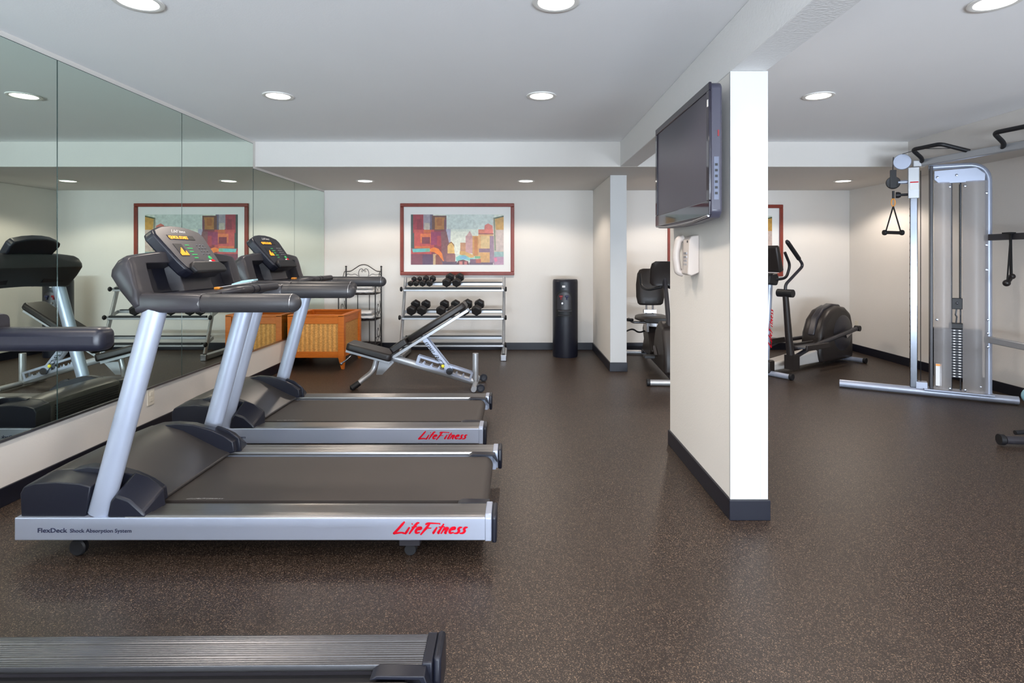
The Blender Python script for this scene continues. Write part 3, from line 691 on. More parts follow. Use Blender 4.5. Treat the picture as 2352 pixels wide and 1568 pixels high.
    g.build('print', M_PAINT, t, smooth=0)
    return t
framed_print('framed abstract cityscape print in a red wood frame above the dumbbell rack', -1.614, -.036, 1.036, 2.030)
framed_print('red-framed print in the right bay, mostly hidden behind the pillar', 2.09, 3.685, 1.02, 2.012)

# ------------------------------------------------------------------ wicker hamper
def hamper():
    X0, X1, Y0, Y1 = -2.635, -1.985, 6.55, 7.28
    cx, cy = (X0 + X1) / 2, (Y0 + Y1) / 2; a, b = (X1 - X0) / 2, (Y1 - Y0) / 2
    t = thing('wicker_bin', 'orange wooden box with woven wicker panels beside the mirror wall', 'storage box', (cx, cy, 0))
    for sx in (-1, 1):
        for sy in (-1, 1):
            x, y = sx * (a - .035), sy * (b - .035); w = .035
            rings = []
            for z, k in ((0, .45), (.14, 1), (.615, 1)):
                xo, yo = sx * w * (1 - k), sy * w * (1 - k)
                rings.append([Vector((x + xo + i * w * k, y + yo + j * w * k, z)) for i, j in ((-1, -1), (1, -1), (1, 1), (-1, 1))])
            G().loft(rings).build('leg', M_WOOD, t, bevel=.003, smooth=0)
    for z0, z1, nm in ((.52, .60, 'upper_rail'), (.13, .20, 'lower_rail')):
        for s in (-1, 1):
            G().box(-a + .065, a - .065, *sorted((s * (b - .012), s * (b - .045))), z0, z1).build(nm, M_WOOD, t, bevel=.003, smooth=0)
            G().box(*sorted((s * (a - .012), s * (a - .045))), -b + .065, b - .065, z0, z1).build(nm, M_WOOD, t, bevel=.003, smooth=0)
    for s in (-1, 1):
        G().box(-a + .07, a - .07, *sorted((s * (b - .025), s * (b - .035))), .20, .52).build('wicker_panel', M_WICKER, t, smooth=0)
        G().box(*sorted((s * (a - .025), s * (a - .035))), -b + .07, b - .07, .20, .52).build('wicker_panel', M_WICKER, t, smooth=0)
    g = G()
    for (xa, xb, ya, yb) in ((-a, a, -b, -b + .05), (-a, a, b - .05, b), (-a, -a + .05, -b + .05, b - .05), (a - .05, a, -b + .05, b - .05)): g.box(xa, xb, ya, yb, .60, .625)
    g.build('top_frame', M_WOOD, t, bevel=.005, smooth=0)
    G().box(-a + .04, a - .04, -b + .04, b - .04, .14, .155).build('bottom_panel', M_WOOD, t, smooth=0)
hamper()

# ------------------------------------------------------------------ iron etagere with towels
def etagere():
    cx, cy = -2.09, 7.62
    t = thing('iron_shelf', 'black wrought-iron shelf with scrolled heart crest in the back corner', 'shelf', (cx, cy, 0))
    a, b = .24, .165
    for sx in (-1, 1):
        G().tube([(sx * a, b, 0), (sx * a, b, 1.14)], .010, 10).ball((sx * a, b, 1.155), .014).build('rear_post', M_IRON, t)
        G().tube([(sx * a, -b, 0), (sx * a, -b, .98)], .008, 10).ball((sx * a, -b, .99), .012).build('front_post', M_IRON, t)
        g = G().tube(fillet([(sx * a, -b, .93), (sx * a, -.02, .95), (sx * a, .08, 1.09), (sx * a, b, 1.10)], .08), .005, 8)
        for z in (.84, .50, .17):
            g.tube([(sx * a, -b, z + .06), (sx * a, b, z + .06)], .004, 8)
            pts = [(sx * a, -b + .33 * i / 12, z + .03 + .025 * math.sin(i * PI / 3)) for i in range(13)]; g.tube(pts, .003, 6)
        for z in (.3, .62):
            sp = [(sx * a, .0 + (.02 + .010 * i) * math.cos(i * .7), z + (.02 + .010 * i) * math.sin(i * .7)) for i in range(11)]; g.tube(sp, .0035, 6)
        g.build('side_scroll', M_IRON, t)
    # crest
    g = G()
    arc = [(-a, b, 1.09), (-a * .75, b, 1.09), (-a * .5, b, 1.13), (-a * .22, b, 1.175), (0, b, 1.185), (a * .22, b, 1.175), (a * .5, b, 1.13), (a * .75, b, 1.09), (a, b, 1.09)]
    g.tube(fillet(arc, .05), .006, 8)
    g.tube([(-a, b, .93), (a, b, .93)], .005, 8)
    for s in (-1, 1):
        heart = [(0, b, .94), (s * .05, b, .99), (s * .075, b, 1.06), (s * .055, b, 1.12), (s * .02, b, 1.13), (0, b, 1.10)]; g.tube(fillet(heart, .03), .004, 6)
        wave = [(s * .075, b, 1.03), (s * .12, b, 1.06), (s * .17, b, 1.04), (s * .22, b, 1.06), (s * a, b, 1.03)]; g.tube(fillet(wave, .03), .0035, 6)
        sp = [(s * (.14 + (.006 + .0045 * i) * math.cos(i * .8)), b, .985 + (.006 + .0045 * i) * math.sin(i * .8)) for i in range(10)]; g.tube(sp, .003, 6)
        sp = [(s * .02 + .010 * math.cos(i * .9), b, 1.095 + .012 * math.sin(i * .9)) for i in range(8)]; g.tube(sp, .003, 6)
    g.build('crest', M_IRON, t)
    for z in (.80, .46, .13):
        g = G()
        outer = [(-a, b), (-a, -b), (-a * .5, -b - .03), (a * .5, -b - .03), (a, -b), (a, b)]
        g.tube([(p[0], p[1], z) for p in outer], .006, 8, closed=True); 
        for i in range(9): g.tube([(-a + .06 * i, -b - .01, z), (-a + .06 * i, b, z)], .0025, 6)
        for i in range(12): g.tube([(-a, -b + .03 * i, z - .003), (a, -b + .03 * i, z - .003)], .002, 6)
        g.build('wire_shelf', M_IRON, t)
    for z0, z1 in ((.46, .80), (.13, .46)):
        for x in (-.08, .08):
            G().tube([(x, b - .005, z0), (x, b - .005, z1)], .006, 8).build('back_bar', M_IRON, t)
    for z0, z1, x0, x1, w in ((.80, .835, -.17, .20, 'lower towel of the pile on the upper iron shelf'), (.80, .87, -.16, .19, 'upper towel of the pile on the upper iron shelf'),
                              (.46, .495, -.17, .20, 'lower towel of the pile on the middle iron shelf'), (.46, .53, -.15, .18, 'upper towel of the pile on the middle iron shelf')):
        zb = z0 + .016 if z1 - z0 < .05 else z0 + .075
        g = G(); rings = []
        n = 14
        for i in range(n + 1):
            x = x0 + (x1 - x0) * i / n; e = min(1, min(i, n - i) / 1.2 + .35); wob = .004 * math.sin(i * 1.9 + z1 * 50)
            h_ = .027 * e
            rings.append([Vector((x, -.14 + wob + .28 * (.5 - .5 * math.cos(2 * PI * j / 16)) , zb + .017 + h_ * (math.sin(2 * PI * j / 16)) + (wob * .5))) for j in range(16)])
        g.loft(rings); o = g.build('towel', M_TOWEL, None, smooth=60, loc=(cx, cy, 0)); tag(o, 'white folded towel, ' + w, 'towel', 'white towels on the iron shelf')
etagere()

# ------------------------------------------------------------------ water cooler
def cooler():
    t = thing('water_cooler', 'tall black cylindrical water cooler by the stub wall', 'water cooler', (.63, 7.42, 0), R(8))
    r = .163; n = 48
    G().lathe([(r * .97, 0), (r, .02), (r, .96), (r * .985, .985), (r * .93, 1.0), (.001, 1.003)], n=n).build('body', M_DARK, t, smooth=40)
    def skin(x0, x1, z0, z1, off, arch=0):
        g = G(); m = 12; v = []; f = []
        for k, o_ in enumerate((off, -.004)):
            for i in range(m + 1):
                x = x0 + (x1 - x0) * i / m; c = (x - (x0 + x1) / 2) / ((x1 - x0) / 2)
                zt = z1 - arch * (1 - math.sqrt(max(0, 1 - c * c)))
                y = -math.sqrt((r + o_) ** 2 - x * x)
                v += [(x, y, z0), (x, y, zt)]
        for i in range(m):
            f.append((2 * i, 2 * i + 2, 2 * i + 3, 2 * i + 1)); b_ = 2 * (m + 1)
            f.append((2 * i + 1, 2 * i + 3, b_ + 2 * i + 3, b_ + 2 * i + 1)); f.append((2 * i, b_ + 2 * i, b_ + 2 * i + 2, 2 * i + 2))
        f += [(0, 1, b_ + 1, b_), (2 * m, 2 * m + 1, b_ + 2 * m + 1, b_ + 2 * m)]
        return g.add(v, f)
    skin(-.145, .055, .52, .87, .004, .08).build('dispenser_surround', M_BLACK, t)
    skin(-.130, .040, .62, .84, .007, .07).build('dispenser_panel', M_GRAPH, t)
    for x, m_ in ((-.090, M_DRED), (-.020, M_INK)):
        y = -math.sqrt(r * r - x * x); G().box(x - .022, x + .022, y - .03, y - .002, .775, .80).cyl((x, y - .018, .745), (x, y - .018, .775), .009).build('tap', m_, t, bevel=.004)
    G().lathe([(.001, -.010), (.012, -.010), (.012, 0), (.008, .002)], (-.075, -.155, .70), 16, 'y').build('badge', M_STEEL, t)
    x = -.045; G().box(-.125, .035, -.215, -.13, .598, .612).build('drip_tray', M_GRAPH, t, bevel=.004)
    G().box(-.125, .035, -.205, -.13, .545, .552).build('lower_ledge', M_GRAPH, t, bevel=.003)
    y = -math.sqrt(r * r - .05 * .05); G().box(-.075, -.035, y - .004, y + .006, .90, .925).build('badge', M_WHITE, t, bevel=.002)
cooler()

# ------------------------------------------------------------------ television and wall phone
def tv():
    t = thing('television', 'black flat-screen television mounted high on the pillar', 'television', (WX0 - .006, 3.33, 1.487))
    w = .54; H = .668
    # local: x negative towards the room, y along the wall
    out = [(-w, .03), (-w + .03, 0.0), (-w * .5, -.012), (0, -.016), (w * .5, -.012), (w - .03, 0), (w, .03), (w, H - .02), (w - .02, H), (-w + .02, H), (-w, H - .02)]
    G().prism(out, -.105, -.045, 'x').build('casing', M_TVS, t, bevel=.012, seg=3)
    g = G(); b = .042
    for (ya, yb, za, zb) in ((-w, w, H - b, H - .001), (-w, -w + b, .085, H - b), (w - b, w, .085, H - b), (-w, w, .012, .085)): g.box(-.112, -.098, ya, yb, za, zb)
    g.build('bezel', M_BEZEL, t, bevel=.004, smooth=0)
    G().box(-.104, -.099, -w + b, w - b, .085, H - b).build('screen', M_SCREEN, t, smooth=0)
    G().tube([(-.108, -w + .02, .012), (-.112, -w * .5, -.004), (-.114, 0, -.008), (-.112, w * .5, -.004), (-.108, w - .02, .012)], .006, 10).build('lower_trim', M_STEEL, t)
    G().box(-.1135, -.1118, -w + .012, -w + .026, H - .12, H - .085).build('sticker', M_WHITE, t, smooth=0)
    G().box(-.070, -.063, -w - .003, -w + .002, .40, .43).build('side_badge', M_DRED, t, smooth=0)
    pl = G().box(-.088, -.064, -w - .002, -w + .002, .09, .30).build('side_panel', M_TVP, t, smooth=0)
    for i in range(6): G().box(-.083, -.070, -w - .004, -w - .001, .115 + i * .028, .127 + i * .028).build('port', M_BLACK, pl, smooth=0)
    G().box(-.050, 0, -.25, .25, .15, .50).build('wall_bracket', M_BLACK, t, smooth=0)
tv()
def phone():
    t = thing('wall_phone', 'beige corded wall phone on the pillar below the television', 'telephone', (WX0, 3.39, 1.185))
    G().prism([(0, .02), (-.045, 0), (-.068, .01), (-.058, .21), (-.045, .232), (0, .238)], -.085, .04).build('base', M_PHONE, t, bevel=.006)
    hs = G().tube(fillet([(-.050, .066, .222), (-.078, .066, .215), (-.094, .066, .13), (-.094, .066, .10), (-.082, .066, .02), (-.052, .066, .012)], .05), .022, 14, flat=(1, 1.35)).build('handset', M_PHONE, t)
    g = G()
    for i in range(4):
        for j in range(3): g.box(-.066, -.058, -.055 + j * .022, -.041 + j * .022, .06 + i * .022, .072 + i * .022)
    g.build('keypad', M_STEEL, t, smooth=0)
    G().box(-.046, .0, .04, .10, .03, .21).build('cradle', M_PHONE, t, bevel=.006)
    G().lathe([(.001, -.003), (.007, -.003), (.007, .003), (.001, .003)], (-.058, -.05, .20), 12, 'x').build('indicator', M_BLACK, t)
phone()
o = G().box(0, .006, -.038, .038, -.06, .06).box(.006, .009, -.017, .017, .008, .036).box(.006, .009, -.017, .017, -.036, -.008).build('wall_outlet', M_OUTLET, None, bevel=.002, smooth=0, loc=(XL, 4.16, .275)); tag(o, 'cream electrical outlet low on the wall under the mirror', 'outlet')
o = G().box(-.006, 0, -.038, .038, -.06, .06).box(-.009, -.006, -.017, .017, .008, .036).box(-.009, -.006, -.017, .017, -.036, -.008).build('wall_outlet', M_OUTLET, None, bevel=.002, smooth=0, loc=(XR, 7.75, .36)); tag(o, 'cream electrical outlet on the right wall behind the elliptical', 'outlet')

# ------------------------------------------------------------------ recumbent bike (faces the camera, half behind the pillar)
def bike():
    t = thing('recumbent_bike', 'black recumbent exercise bike seen between the stub wall and the pillar', 'exercise bike', (1.62, 6.6, 0), R(-3))
    G().beam((0, .80, .11), (0, -.80, .085), .07, .06).build('main_beam', M_GRAPH, t, bevel=.01)
    for y, w in ((.92, .27), (-.90, .24)):
        st = G().tube([(-w, y, .035), (w, y, .035)], .030, 16).build('stabiliser', M_SILVER2, t)
        for s in (-1, 1): G().tube([(s * w, y, .036), (s * (w + .03), y, .036)], .036, 16).build('end_cap', M_BLACK, st)
        G().beam((0, y * .86, .09), (0, y, .04), .06, .05).build('stabiliser_neck', M_GRAPH, t)
    G().prism([(.62, .12), (.40, .12), (.05, .13), (-.02, .20), (.10, .33), (.22, .45), (.50, .47), (.58, .40), (.48, .28)], -.07, .07, 'x').build('seat_pedestal', M_MACH, t, bevel=.015)
    G().box(-.06, .02, .10, .52, .47, .53).box(-.09, -.06, .15, .35, .40, .52).build('seat_slide', M_STEEL, t, bevel=.004)
    rings = []
    for y, w, z in ((-.02, .15, .555), (.05, .20, .56), (.25, .22, .555), (.42, .19, .56)):
        rings.append([Vector((w * (abs(math.cos(a)) ** .6) * (1 if math.cos(a) > 0 else -1), y, z + .035 * math.sin(a))) for a in [2 * PI * j / 20 for j in range(20)]])
    G().loft(rings).build('seat', M_VINYL, t, bevel=.01)
    rings = []
    for z, w, y in ((.70, .13, .40), (.72, .155, .39), (.80, .172, .40), (.95, .170, .43), (1.08, .150, .46), (1.13, .12, .475), (1.145, .08, .48)):
        rings.append([Vector((w * (abs(math.cos(a)) ** .55) * (1 if math.cos(a) > 0 else -1), y + .035 * math.sin(a) + .02 * abs(math.cos(a)), z)) for a in [2 * PI * j / 24 for j in range(24)]])
    G().loft(rings).build('backrest', M_VINYL, t, bevel=.01, smooth=50)
    G().tube([(-.04, .48, .50), (-.04, .46, .80)], .012, 10).tube([(.04, .48, .50), (.04, .46, .80)], .012, 10).box(-.075, .075, .42, .50, .60, .64).build('backrest_post', M_STEEL, t)
    for s in (-1, 1):
        h = G().tube(fillet([(s * .05, .28, .50), (s * .24, .28, .50), (s * .29, .25, .55)], .05), .014, 12).build('seat_handle', M_STEEL, t)
        G().tube([(s * .24, .27, .53), (s * .31, .20, .54)], .019, 12).build('grip', M_BLACK, h)
        G().tube(fillet([(s * .05, .35, .40), (s * .16, .30, .37), (s * .24, .25, .43), (s * .33, .20, .40), (s * .36, .15, .40)], .05), .010, 10).build('cable', M_BLACK, t)
    # drive housing and console mast
    G().prism([(-.28, .12), (-.85, .10), (-.86, .32), (-.74, .56), (-.55, .62), (-.36, .50), (-.24, .28)], -.09, .09, 'x').build('drive_housing', M_MACH, t, bevel=.03, seg=3)
    for s in (-1, 1):
        cr = G().beam((s * .11, -.42, .32), (s * .11, -.42 + s * .13, .32 + s * .08), .02, .03).build('crank', M_STEEL, t)
        G().box(min(s * .13, s * .24), max(s * .13, s * .24), -.47 + s * .13, -.37 + s * .13, .30 + s * .08, .33 + s * .08).build('pedal', M_BLACK, cr, bevel=.004)
    G().tube(fillet([(0, -.66, .55), (0, -.52, .90), (0, -.44, 1.05)], .1), .03, 14, flat=(1.3, .8)).build('mast', M_GRAPH, t)
    rings = []
    for z, w, y in ((.98, .13, -.42), (1.01, .16, -.42), (1.15, .165, -.47), (1.22, .15, -.50), (1.245, .11, -.51)):
        rings.append([Vector((w * (abs(math.cos(a)) ** .5) * (1 if math.cos(a) > 0 else -1), y + .035 * math.sin(a), z)) for a in [2 * PI * j / 24 for j in range(24)]])
    G().loft(rings).build('console', M_MACH, t, bevel=.008, smooth=50)
    for s in (-1, 1):
        G().tube(fillet([(s * .03, -.46, .97), (s * .17, -.38, .93), (s * .22, -.24, .96), (s * .22, -.16, 1.10)], .06), .016, 12).build('handlebar', M_BLACK, t)
bike()

# ------------------------------------------------------------------ elliptical trainer
def elliptical():
    # local +x runs from the console end to the flywheel end
    p0, p1 = Vector((2.72, 6.25, 0)), Vector((4.02, 7.12, 0)); d = (p1 - p0).normalized(); ang = math.atan2(d.y, d.x)
    t = thing('elliptical_trainer', 'dark elliptical trainer with rounded flywheel housing in the far right corner', 'elliptical trainer', ((p0 + p1) / 2), ang)
    h = (p1 - p0).length / 2
    G().prism([(h - .62, 0.040), (h - .66, 0.161), (h - .63, 0.391), (h - .55, 0.546), (h - .42, 0.650), (h - .24, 0.696), (h - .08, 0.678), (h + .05, 0.598), (h + .10, 0.460), (h + .11, 0.040)], -.13, .13).build('flywheel_housing', M_MACH, t, bevel=.05, seg=5)
    G().prism([(h - .655, 0.368), (h - .57, 0.564), (h - .43, 0.673), (h - .24, 0.721), (h - .07, 0.704), (h + .065, 0.615), (h + .118, 0.460), (h + .09, 0.460), (h - .02, 0.609), (h - .20, 0.644), (h - .36, 0.609), (h - .56, 0.345)], -.04, .04).build('top_ridge', M_GRAPH, t, bevel=.012)
    for s in (-1, 1):
        G().lathe([(.001, 0), (.19, 0), (.215, s * -.012), (.215, s * -.02)], (h - .16, s * .143, .37), 32, 'y').build('side_disc', M_GRAPH, t)
        cr = G().beam((h - .16, s * .16, .33), (h - .16 + s * -.16, s * .175, .33 + .08 * -s), .03, .04).build('crank', M_STEEL, t)
    G().prism([(-h + .0, .05), (-h + .02, .135), (-h + .5, .17), (h - .64, .20), (h - .58, .05)], -.085, .085).build('beam_cover', M_COVER, t, bevel=.02, seg=3)
    for x, w in ((-h - .02, .30), (h + .05, .27)):
        st = G().tube([(x, -w, .032), (x, w, .032)], .028, 14).build('stabiliser', M_SILVER, t)
        for s in (-1, 1): G().tube([(x, s * w, .034), (x, s * (w + .03), .034)], .034, 14).build('end_cap', M_BLACK, st)
    G().box(-h - .06, -h + .05, -.09, .09, .03, .17).build('beam_nose', M_MACH, t, bevel=.02, seg=3)
    # mast, console
    G().tube([(-h + .0, 0, .1), (-h + .03, 0, .55), (-h + .07, 0, 1.02)], .045, 16, flat=(1, .8)).build('mast', M_SILVER, t)
    G().prism([(-h - .08, 1.0), (-h + .08, .98), (-h + .12, 1.05), (-h + .08, 1.12), (-h - .06, 1.10)], -.10, .10).build('console_base', M_BLACK, t, bevel=.015)
    G().prism([(-h - .02, 1.12), (-h + .06, 1.14), (-h - .03, 1.42), (-h - .09, 1.40)], -.19, .19).build('console', M_MACH, t, bevel=.02, seg=3)
    for s in (-1, 1):
        y = s * .26
        # lower link column, swing arm with grip, pedal arm
        G().tube([(-h + .08, y, .13), (-h + .02, y, .45), (-h - .04, y, .90)], [.042, .036, .03], 14).box(-h + .02, -h + .145, y - .05, y + .05, .10, .25).build('link_column', M_MACH, t)
        top = (-h - .04, y, .90)
        pv = G().tube([(top[0], y - .085, .91), (top[0], y + .085, .91)], .042, 16).build('pivot', M_BLACK, t)
        path = fillet([(top[0], y, .92), (top[0] + .0, y, 1.00), (top[0] + .31, y + s * .02, 1.20), (top[0] - .01, y + s * .02, 1.46)], .06, 6)
        arm = G().tube(path, .016, 12).build('swing_arm', M_GRAPH, t)
        G().tube([path[-2] + (path[-1] - path[-2]) * .1, path[-1]], .023, 12, dome=True).build('grip', M_BLACK, arm)
        z0 = .17 if s < 0 else .22
        ax0, ax1 = (-h + .20, h + .02 if s < 0 else h - .12)
        pa = G().tube([(ax0, y * .82, .20), (-.20, y * .82, .29), (ax1, y * .82, .42 if s < 0 else .30)], .024, 12).build('pedal_arm', M_GRAPH, t)
        G().tube([(ax1, y * .82 - .03, .42 if s < 0 else .30), (ax1, y * .82 + .03, .42 if s < 0 else .30)], .034, 14).build('bearing', M_BLACK, pa)
        fp = G().prism([(-.55, y - .085), (-.15, y - .09), (-.11, y), (-.15, y + .09), (-.55, y + .085), (-.60, y)], .300, .322, 'z').build('footplate', M_GRAPH, t, bevel=.008)
        g = G()
        for (a, b, c, e) in ((-.58, -.13, y - .10, y - .08), (-.58, -.13, y + .08, y + .10)): g.box(a, b, c, e, .285, .345)
        g.build('rim', M_MACH, fp, bevel=.006)
        G().tube(fillet([(-h + .02, s * .08, 1.04), (-h + .16, s * .15, 1.06), (-h + .20, s * .17, 1.20), (-h + .10, s * .17, 1.34)], .05), .015, 12).build('fixed_handle', M_BLACK, t)
    Mt = Matrix(((0, 0, -1, -h - .036 - .0), (0, 1, 0, 0), (1, 0, 0, 0), (0, 0, 0, 1)))
    # red lettering running up the camera side of the mast
    Ms = Matrix(((.10, 1, 0, -h - .0), (0, 0, 1, 0), (1, 0, 0, .25), (0, 0, 0, 1)))
    script_logo('mast_lettering', M_RED, Matrix(((.08, -1, 0, -h + .045), (0, 0, -1, -.048), (1, 0, 0, .30), (0, 0, 0, 1))), .42, t, thick=.08)
elliptical()

# ------------------------------------------------------------------ cable machine
def cable_machine():
    ang = math.atan2(-.51, .86)
    t = thing('cable_machine', 'tall silver cable machine with weight stack and pull-up bar near the right wall', 'cable machine', (4.0, 5.20, 0), ang)
    inv = (Matrix.Translation((4.0, 5.20, 0)) @ Matrix.Rotation(ang, 4, 'Z')).inverted()
    def L_(p): return inv @ Vector(p)
    def tower(ox, oy, left, main=True):
        def q(x, y, z): return Vector((x + ox, y + oy, z))
        G().tube([q(left, 0, .04), q(.44, 0, .04)], .036, 18, dome=False, flat=(1, 1.15)).build('base_bar', M_SILVER, t)
        G().box(ox - .24, ox + .27, oy - .075, oy + .075, .066, .078).build('base_plate', M_SILVER, t, bevel=.002, smooth=0)
        # curved outer tube and inner tube
        fr = fillet([q(.235, 0, .07), q(.235, 0, 2.12), q(-.20, 0, 2.12)], .16, 8)
        G().tube(fr, .026, 16).build('frame_tube', M_SILVER, t)
        G().box(ox - .195, ox - .170, oy - .05, oy + .05, .078, 2.13).build('side_plate', M_GRAPH, t, bevel=.004, smooth=0)
        G().prism([(ox - .165, 2.08), (ox - .165, 2.00), (ox - .13, 1.96), (ox + .20, 1.96), (ox + .205, 2.03), (ox + .14, 2.09)], oy - .07, oy - .055).build('header_plate', M_SILVER, t, bevel=.004, smooth=0)
        def panel(x0, x1, bulge):
            m = 12; v = []; f = []
            for i in range(m + 1):
                x = x0 + (x1 - x0) * i / m; yy = -.055 - bulge * math.sin(PI * i / m)
                v += [q(x, yy, .085), q(x, yy, 1.97)]
            f = [(2 * i, 2 * i + 2, 2 * i + 3, 2 * i + 1) for i in range(m)]
            g = G().add(v, f); g.build('shroud', M_SMOKE, t)
        panel(-.165, -.035, .04); panel(.045, .225, .045)
        for x in (-.028, .038): G().tube([q(x, .012, .08), q(x, .012, 2.0)], .007, 8).build('guide_rod', M_CHROME, t)
        pm = None
        for i in range(18):
            if pm is None:
                pm = G().box(-.165, .185, -.045, .055, 0, .0225).build('weight_plate', M_DARK, t, bevel=.002, smooth=0); pm.location = (ox, oy, .20)
                first = pm
                lb = G().box(.016, .034, -.0465, -.045, .007, .016).box(-.022, -.006, -.0465, -.045, .007, .016).build('weight_mark', M_WHITE, pm, smooth=0)
            else:
                c = pm.copy(); COL.objects.link(c); c.parent = t; c.location = (ox, oy, .20 + i * .0245)
                l2 = lb.copy(); COL.objects.link(l2); l2.parent = c
        G().box(ox - .045, ox + .055, oy - .045, oy + .05, .642, .69).build('stack_cap', M_BLACK, t, bevel=.004, smooth=0)
        G().box(ox - .035, ox + .045, oy - .055, oy - .010, .82, .92).build('pulley_block', M_BLACK, t, bevel=.004, smooth=0)
        G().tube([q(0, -.03, .69), q(.006, -.032, .75), q(-.004, -.032, .77), q(.004, -.03, .82)], .007, 8).build('hook', M_CHROME, t)
        G().tube([q(.025, -.03, .92), q(.025, -.03, 1.95)], .0035, 6).build('cable', M_BLACK, t)
        G().ball(q(.005, -.058, .875), .010).build('bolt', M_CHROME, t)
        for x, z in ((-.145, .12), (.0 - .05, .10), (.06, .10), (.17, .14), (-.14, 2.02), (.0, 2.03), (.21, 1.86), (.21, 1.40), (.21, 1.18), (.22, .62), (.22, .74), (.22, .50), (-.05, 1.93), (.06, 1.93), (-.145, .72)):
            b = G().lathe([(.001, -.008), (.009, -.007), (.011, 0)], q(x, -.075, z), 10, 'y').build('bolt', M_CHROME, t)
        G().box(ox - .155, ox - .11, oy - .088, oy - .086, .12, .32).build('warning_label', M_WHITE, t, smooth=0)
        G().box(ox - .154, ox - .111, oy - .0885, oy - .088, .300, .318).build('label_band', M_ORANGE, t, smooth=0)
        # adjustable column
        cx = -.315
        G().box(ox + cx - .030, ox + cx + .030, oy - .03, oy + .03, .07, 2.10).build('adjustment_column', M_CHROME, t, bevel=.006, seg=3)
        g = G()
        for i in range(24): g.cyl(q(cx - .0315, 0, .25 + i * .065), q(cx - .029, 0, .25 + i * .065), .007, 8)
        g.build('column_holes', M_BLACK, t)
        G().box(ox - .30, ox - .21, oy - .04, oy + .04, .066, .13).build('column_bracket', M_SILVER, t, bevel=.003, smooth=0)
        car = G().box(ox + cx - .045, ox + cx + .042, oy - .042, oy + .042, 1.84, 2.13).build('carriage', M_SILVER2, t, bevel=.004, smooth=0)
        G().box(ox + cx - .03, ox + cx + .035, oy - .0445, oy - .043, 1.92, 1.99).build('carriage_label', M_WHITE, car, smooth=0)
        G().box(ox + cx - .03, ox + cx + .035, oy - .0448, oy - .0445, 1.985, 1.995).build('label_band', M_RED, car, smooth=0)
        G().cyl(q(cx - .045, 0, 1.88), q(cx - .11, 0, 1.88), .012, 12).lathe([(.001, -.02), (.028, -.02), (.03, 0), (.022, .02), (.001, .02)], q(cx - .12, 0, 1.88), 16, 'x').build('adjusting_knob', M_BLACK, t)
        G().cyl(q(cx - .045, 0, 2.0), q(cx - .12, 0, 2.0), .018, 14).build('pulley_axle', M_SILVER, t)
        G().lathe([(.015, -.012), (.055, -.016), (.06, -.006), (.05, 0), (.06, .006), (.055, .016), (.015, .012)], q(cx - .16, 0, 2.0), 24, 'y').build('pulley', M_BLACK, t)
        G().beam(q(cx - .16, -.02, 2.12), q(cx - .16, -.02, 1.95), .05, .006, (0, 1, 0)).beam(q(cx - .16, .02, 2.12), q(cx - .16, .02, 1.95), .05, .006, (0, 1, 0)).build('pulley_bracket', M_BLACK, t)
        G().lathe([(.001, -.012), (.07, -.012), (.075, 0), (.07, .012), (.001, .012)], q(cx - .09, -.02, 2.19), 28, 'y').build('top_pulley', M_SILVER, t)
        G().tube([q(cx - .16, -.03, 2.24), q(cx - .165, 0, 2.05)], .004, 6).tube([q(cx + .055, 0, .10), q(cx + .055, 0, 2.1)], .0035, 6).build('cable', M_BLACK, t)
        if main:
            G().tube([q(cx - .09, -.03, 2.262), q(cx + .05, -.02, 2.30), q(cx + .32, .02, 2.285)], .003, 6).build('top_cable', M_BLACK, t)
    tower(0, 0, -.92)
    # second tower nearer the camera, outside the picture
    p2 = L_((4.23, 3.75, 0)); tower(p2.x, p2.y, -.46, False)
    # cross members from the first tower to the second
    a, b = L_((3.76, 5.33, 2.165)), L_((4.06, 3.92, 2.165))
    G().beam(a, b, .05, .06).box(a.x - .05, a.x + .05, a.y - .05, a.y + .05, 2.13, 2.19).build('pull_up_beam', M_SILVER2, t, bevel=.006)
    u = (b - a); side = Vector((-u.y, u.x, 0)).normalized() * -1
    for f0, f1 in ((.02, .33), (.52, .83)):
        h0, h1 = a + u * f0, a + u * f1
        pts = fillet([h0 + V(0, 0, .0), h0 + side * .06 + V(0, 0, .03) + u * .04, h0 + side * .20 + V(0, 0, .10) + u * .06, h1 + side * .20 + V(0, 0, .10) - u * .06, h1 + V(0, 0, .03)], .04)
        G().tube(pts, .018, 12).build('pull_up_handle', M_BLACK, t)
    c, e = L_((4.19, 5.09, 1.465)), L_((4.12, 3.95, 1.465))
    G().beam(c, e, .05, .055).build('rear_bar', M_GRAPH, t, bevel=.006)
    c, e = L_((4.19, 5.09, .56)), L_((4.10, 3.95, .56))
    G().beam(c, e, .05, .055).build('rear_bar', M_SILVER2, t, bevel=.006)
    return L_
cable_machine()
mw = Matrix.Translation((4.0, 5.20, 0)) @ Matrix.Rotation(math.atan2(-.51, .86), 4, 'Z')
hp = mw @ Vector((-.315 - .16, -.01, 1.93))
t = thing('strap_handle', 'black triangular strap handle hanging from the upper pulley of the cable machine', 'handle', (hp.x, hp.y, 1.45))
G().tube([(0, 0, .47), (0, 0, .40)], .010, 8).build('stop_ball', M_BLACK, t)
car = [(.018 * math.cos(a), 0, .36 + .036 * math.sin(a)) for a in [2 * PI * i / 16 for i in range(16)]]
G().tube(car, .005, 8, closed=True, up=(0, 1, 0)).build('carabiner', M_ORANGE, t)
for s in (-1, 1): G().beam((0, 0, .325), (s * .072, 0, .08), .006, .014, (0, 1, 0)).build('strap', M_BLACK, t)
G().tube([(-.075, 0, .075), (-.06, 0, .075), (.06, 0, .072), (.075, 0, .072)], [.016, .016, .016, .016], 14).build('grip', M_VINYL, t)
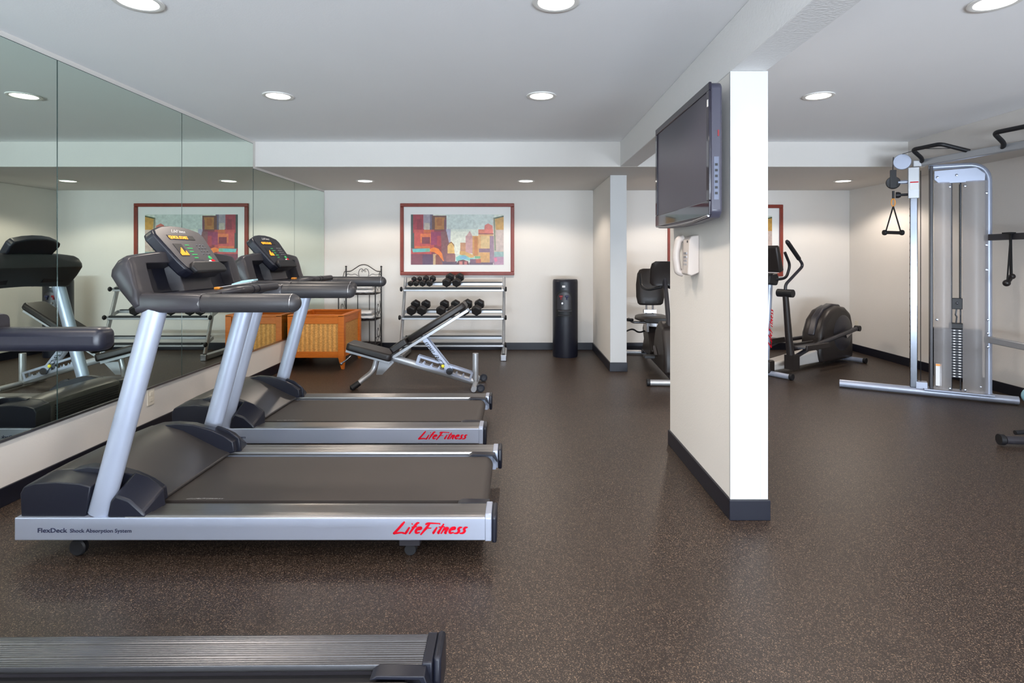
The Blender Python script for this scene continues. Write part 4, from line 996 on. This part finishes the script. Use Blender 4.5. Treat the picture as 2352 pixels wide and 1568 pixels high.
for s in (-1, 1): G().lathe([(.001, -.012), (.024, -.012), (.027, 0), (.024, .012), (.001, .012)], (s * .082, 0, .074), 16, 'x').build('end_cap', M_BLACK, t)
p = at(2310, 541, 4.85)
t = thing('strap_handle', 'black strap with rope ends hanging from the rear bar of the cable machine', 'handle', (p.x - .03, 4.79, 1.0))
G().beam((-.0, -.025, .50), (-.035, -.03, .09), .004, .014, (0, 1, 0)).beam((.008, -.012, .50), (.020, -.005, .13), .012, .018, (0, 1, 0)).box(-.02, .03, -.04, .04, .485, .50).build('strap', M_BLACK, t)
G().ball((-.040, -.03, .075), .028).tube([(-.03, -.03, .085), (.02, -.005, .125)], .018, 12).ball((.028, -.005, .13), .024).build('rope_end', M_VINYL, t)

# ------------------------------------------------------------------ bench edge at the far right, small ball
t = thing('incline_bench', 'grey-footed bench cut off by the right edge of the picture', 'bench', (3.6, 3.88, 0), R(-8))
st = G().tube([(-.25, 0, .04), (.22, 0, .04)], .028, 14).build('foot_bar', M_GRAPH, t)
for s in (-1, 1): G().tube([(s * .25 - .01, 0, .041), (s * .25 - .04 if s < 0 else .26, 0, .041)], .037, 14).build('end_cap', M_BLACK, st)
G().beam((.08, 0, .05), (.14, -.95, .10), .06, .05).build('main_beam', M_GRAPH, t, bevel=.006)
G().tube([(-.15, .06, .075), (.1, .1, .09)], .016, 10).build('brace', M_BLACK, t)
G().beam((.10, -.45, .06), (.16, -.45, .42), .05, .05, (0, 1, 0)).build('post', M_GRAPH, t, bevel=.005)
G().box(.10, .40, -.80, -.15, .42, .49).build('seat', M_VINYL, t, bevel=.02, seg=3)
w = G().lathe([(.012, -.02), (.04, -.02), (.045, -.01), (.045, .01), (.04, .02), (.012, .02)], (-.16, -.33, .046), 20, 'x').build('wheel', M_BLACK, t)
G().beam((-.16, -.33, .05), (.06, -.35, .08), .03, .02).build('axle', M_SILVER, t)
o = G().ball((0, 0, 0), .075).build('exercise_ball', M_BLUE, None, loc=(4.50, 4.98, .0755)); tag(o, 'small light blue ball on the floor by the right wall', 'ball')
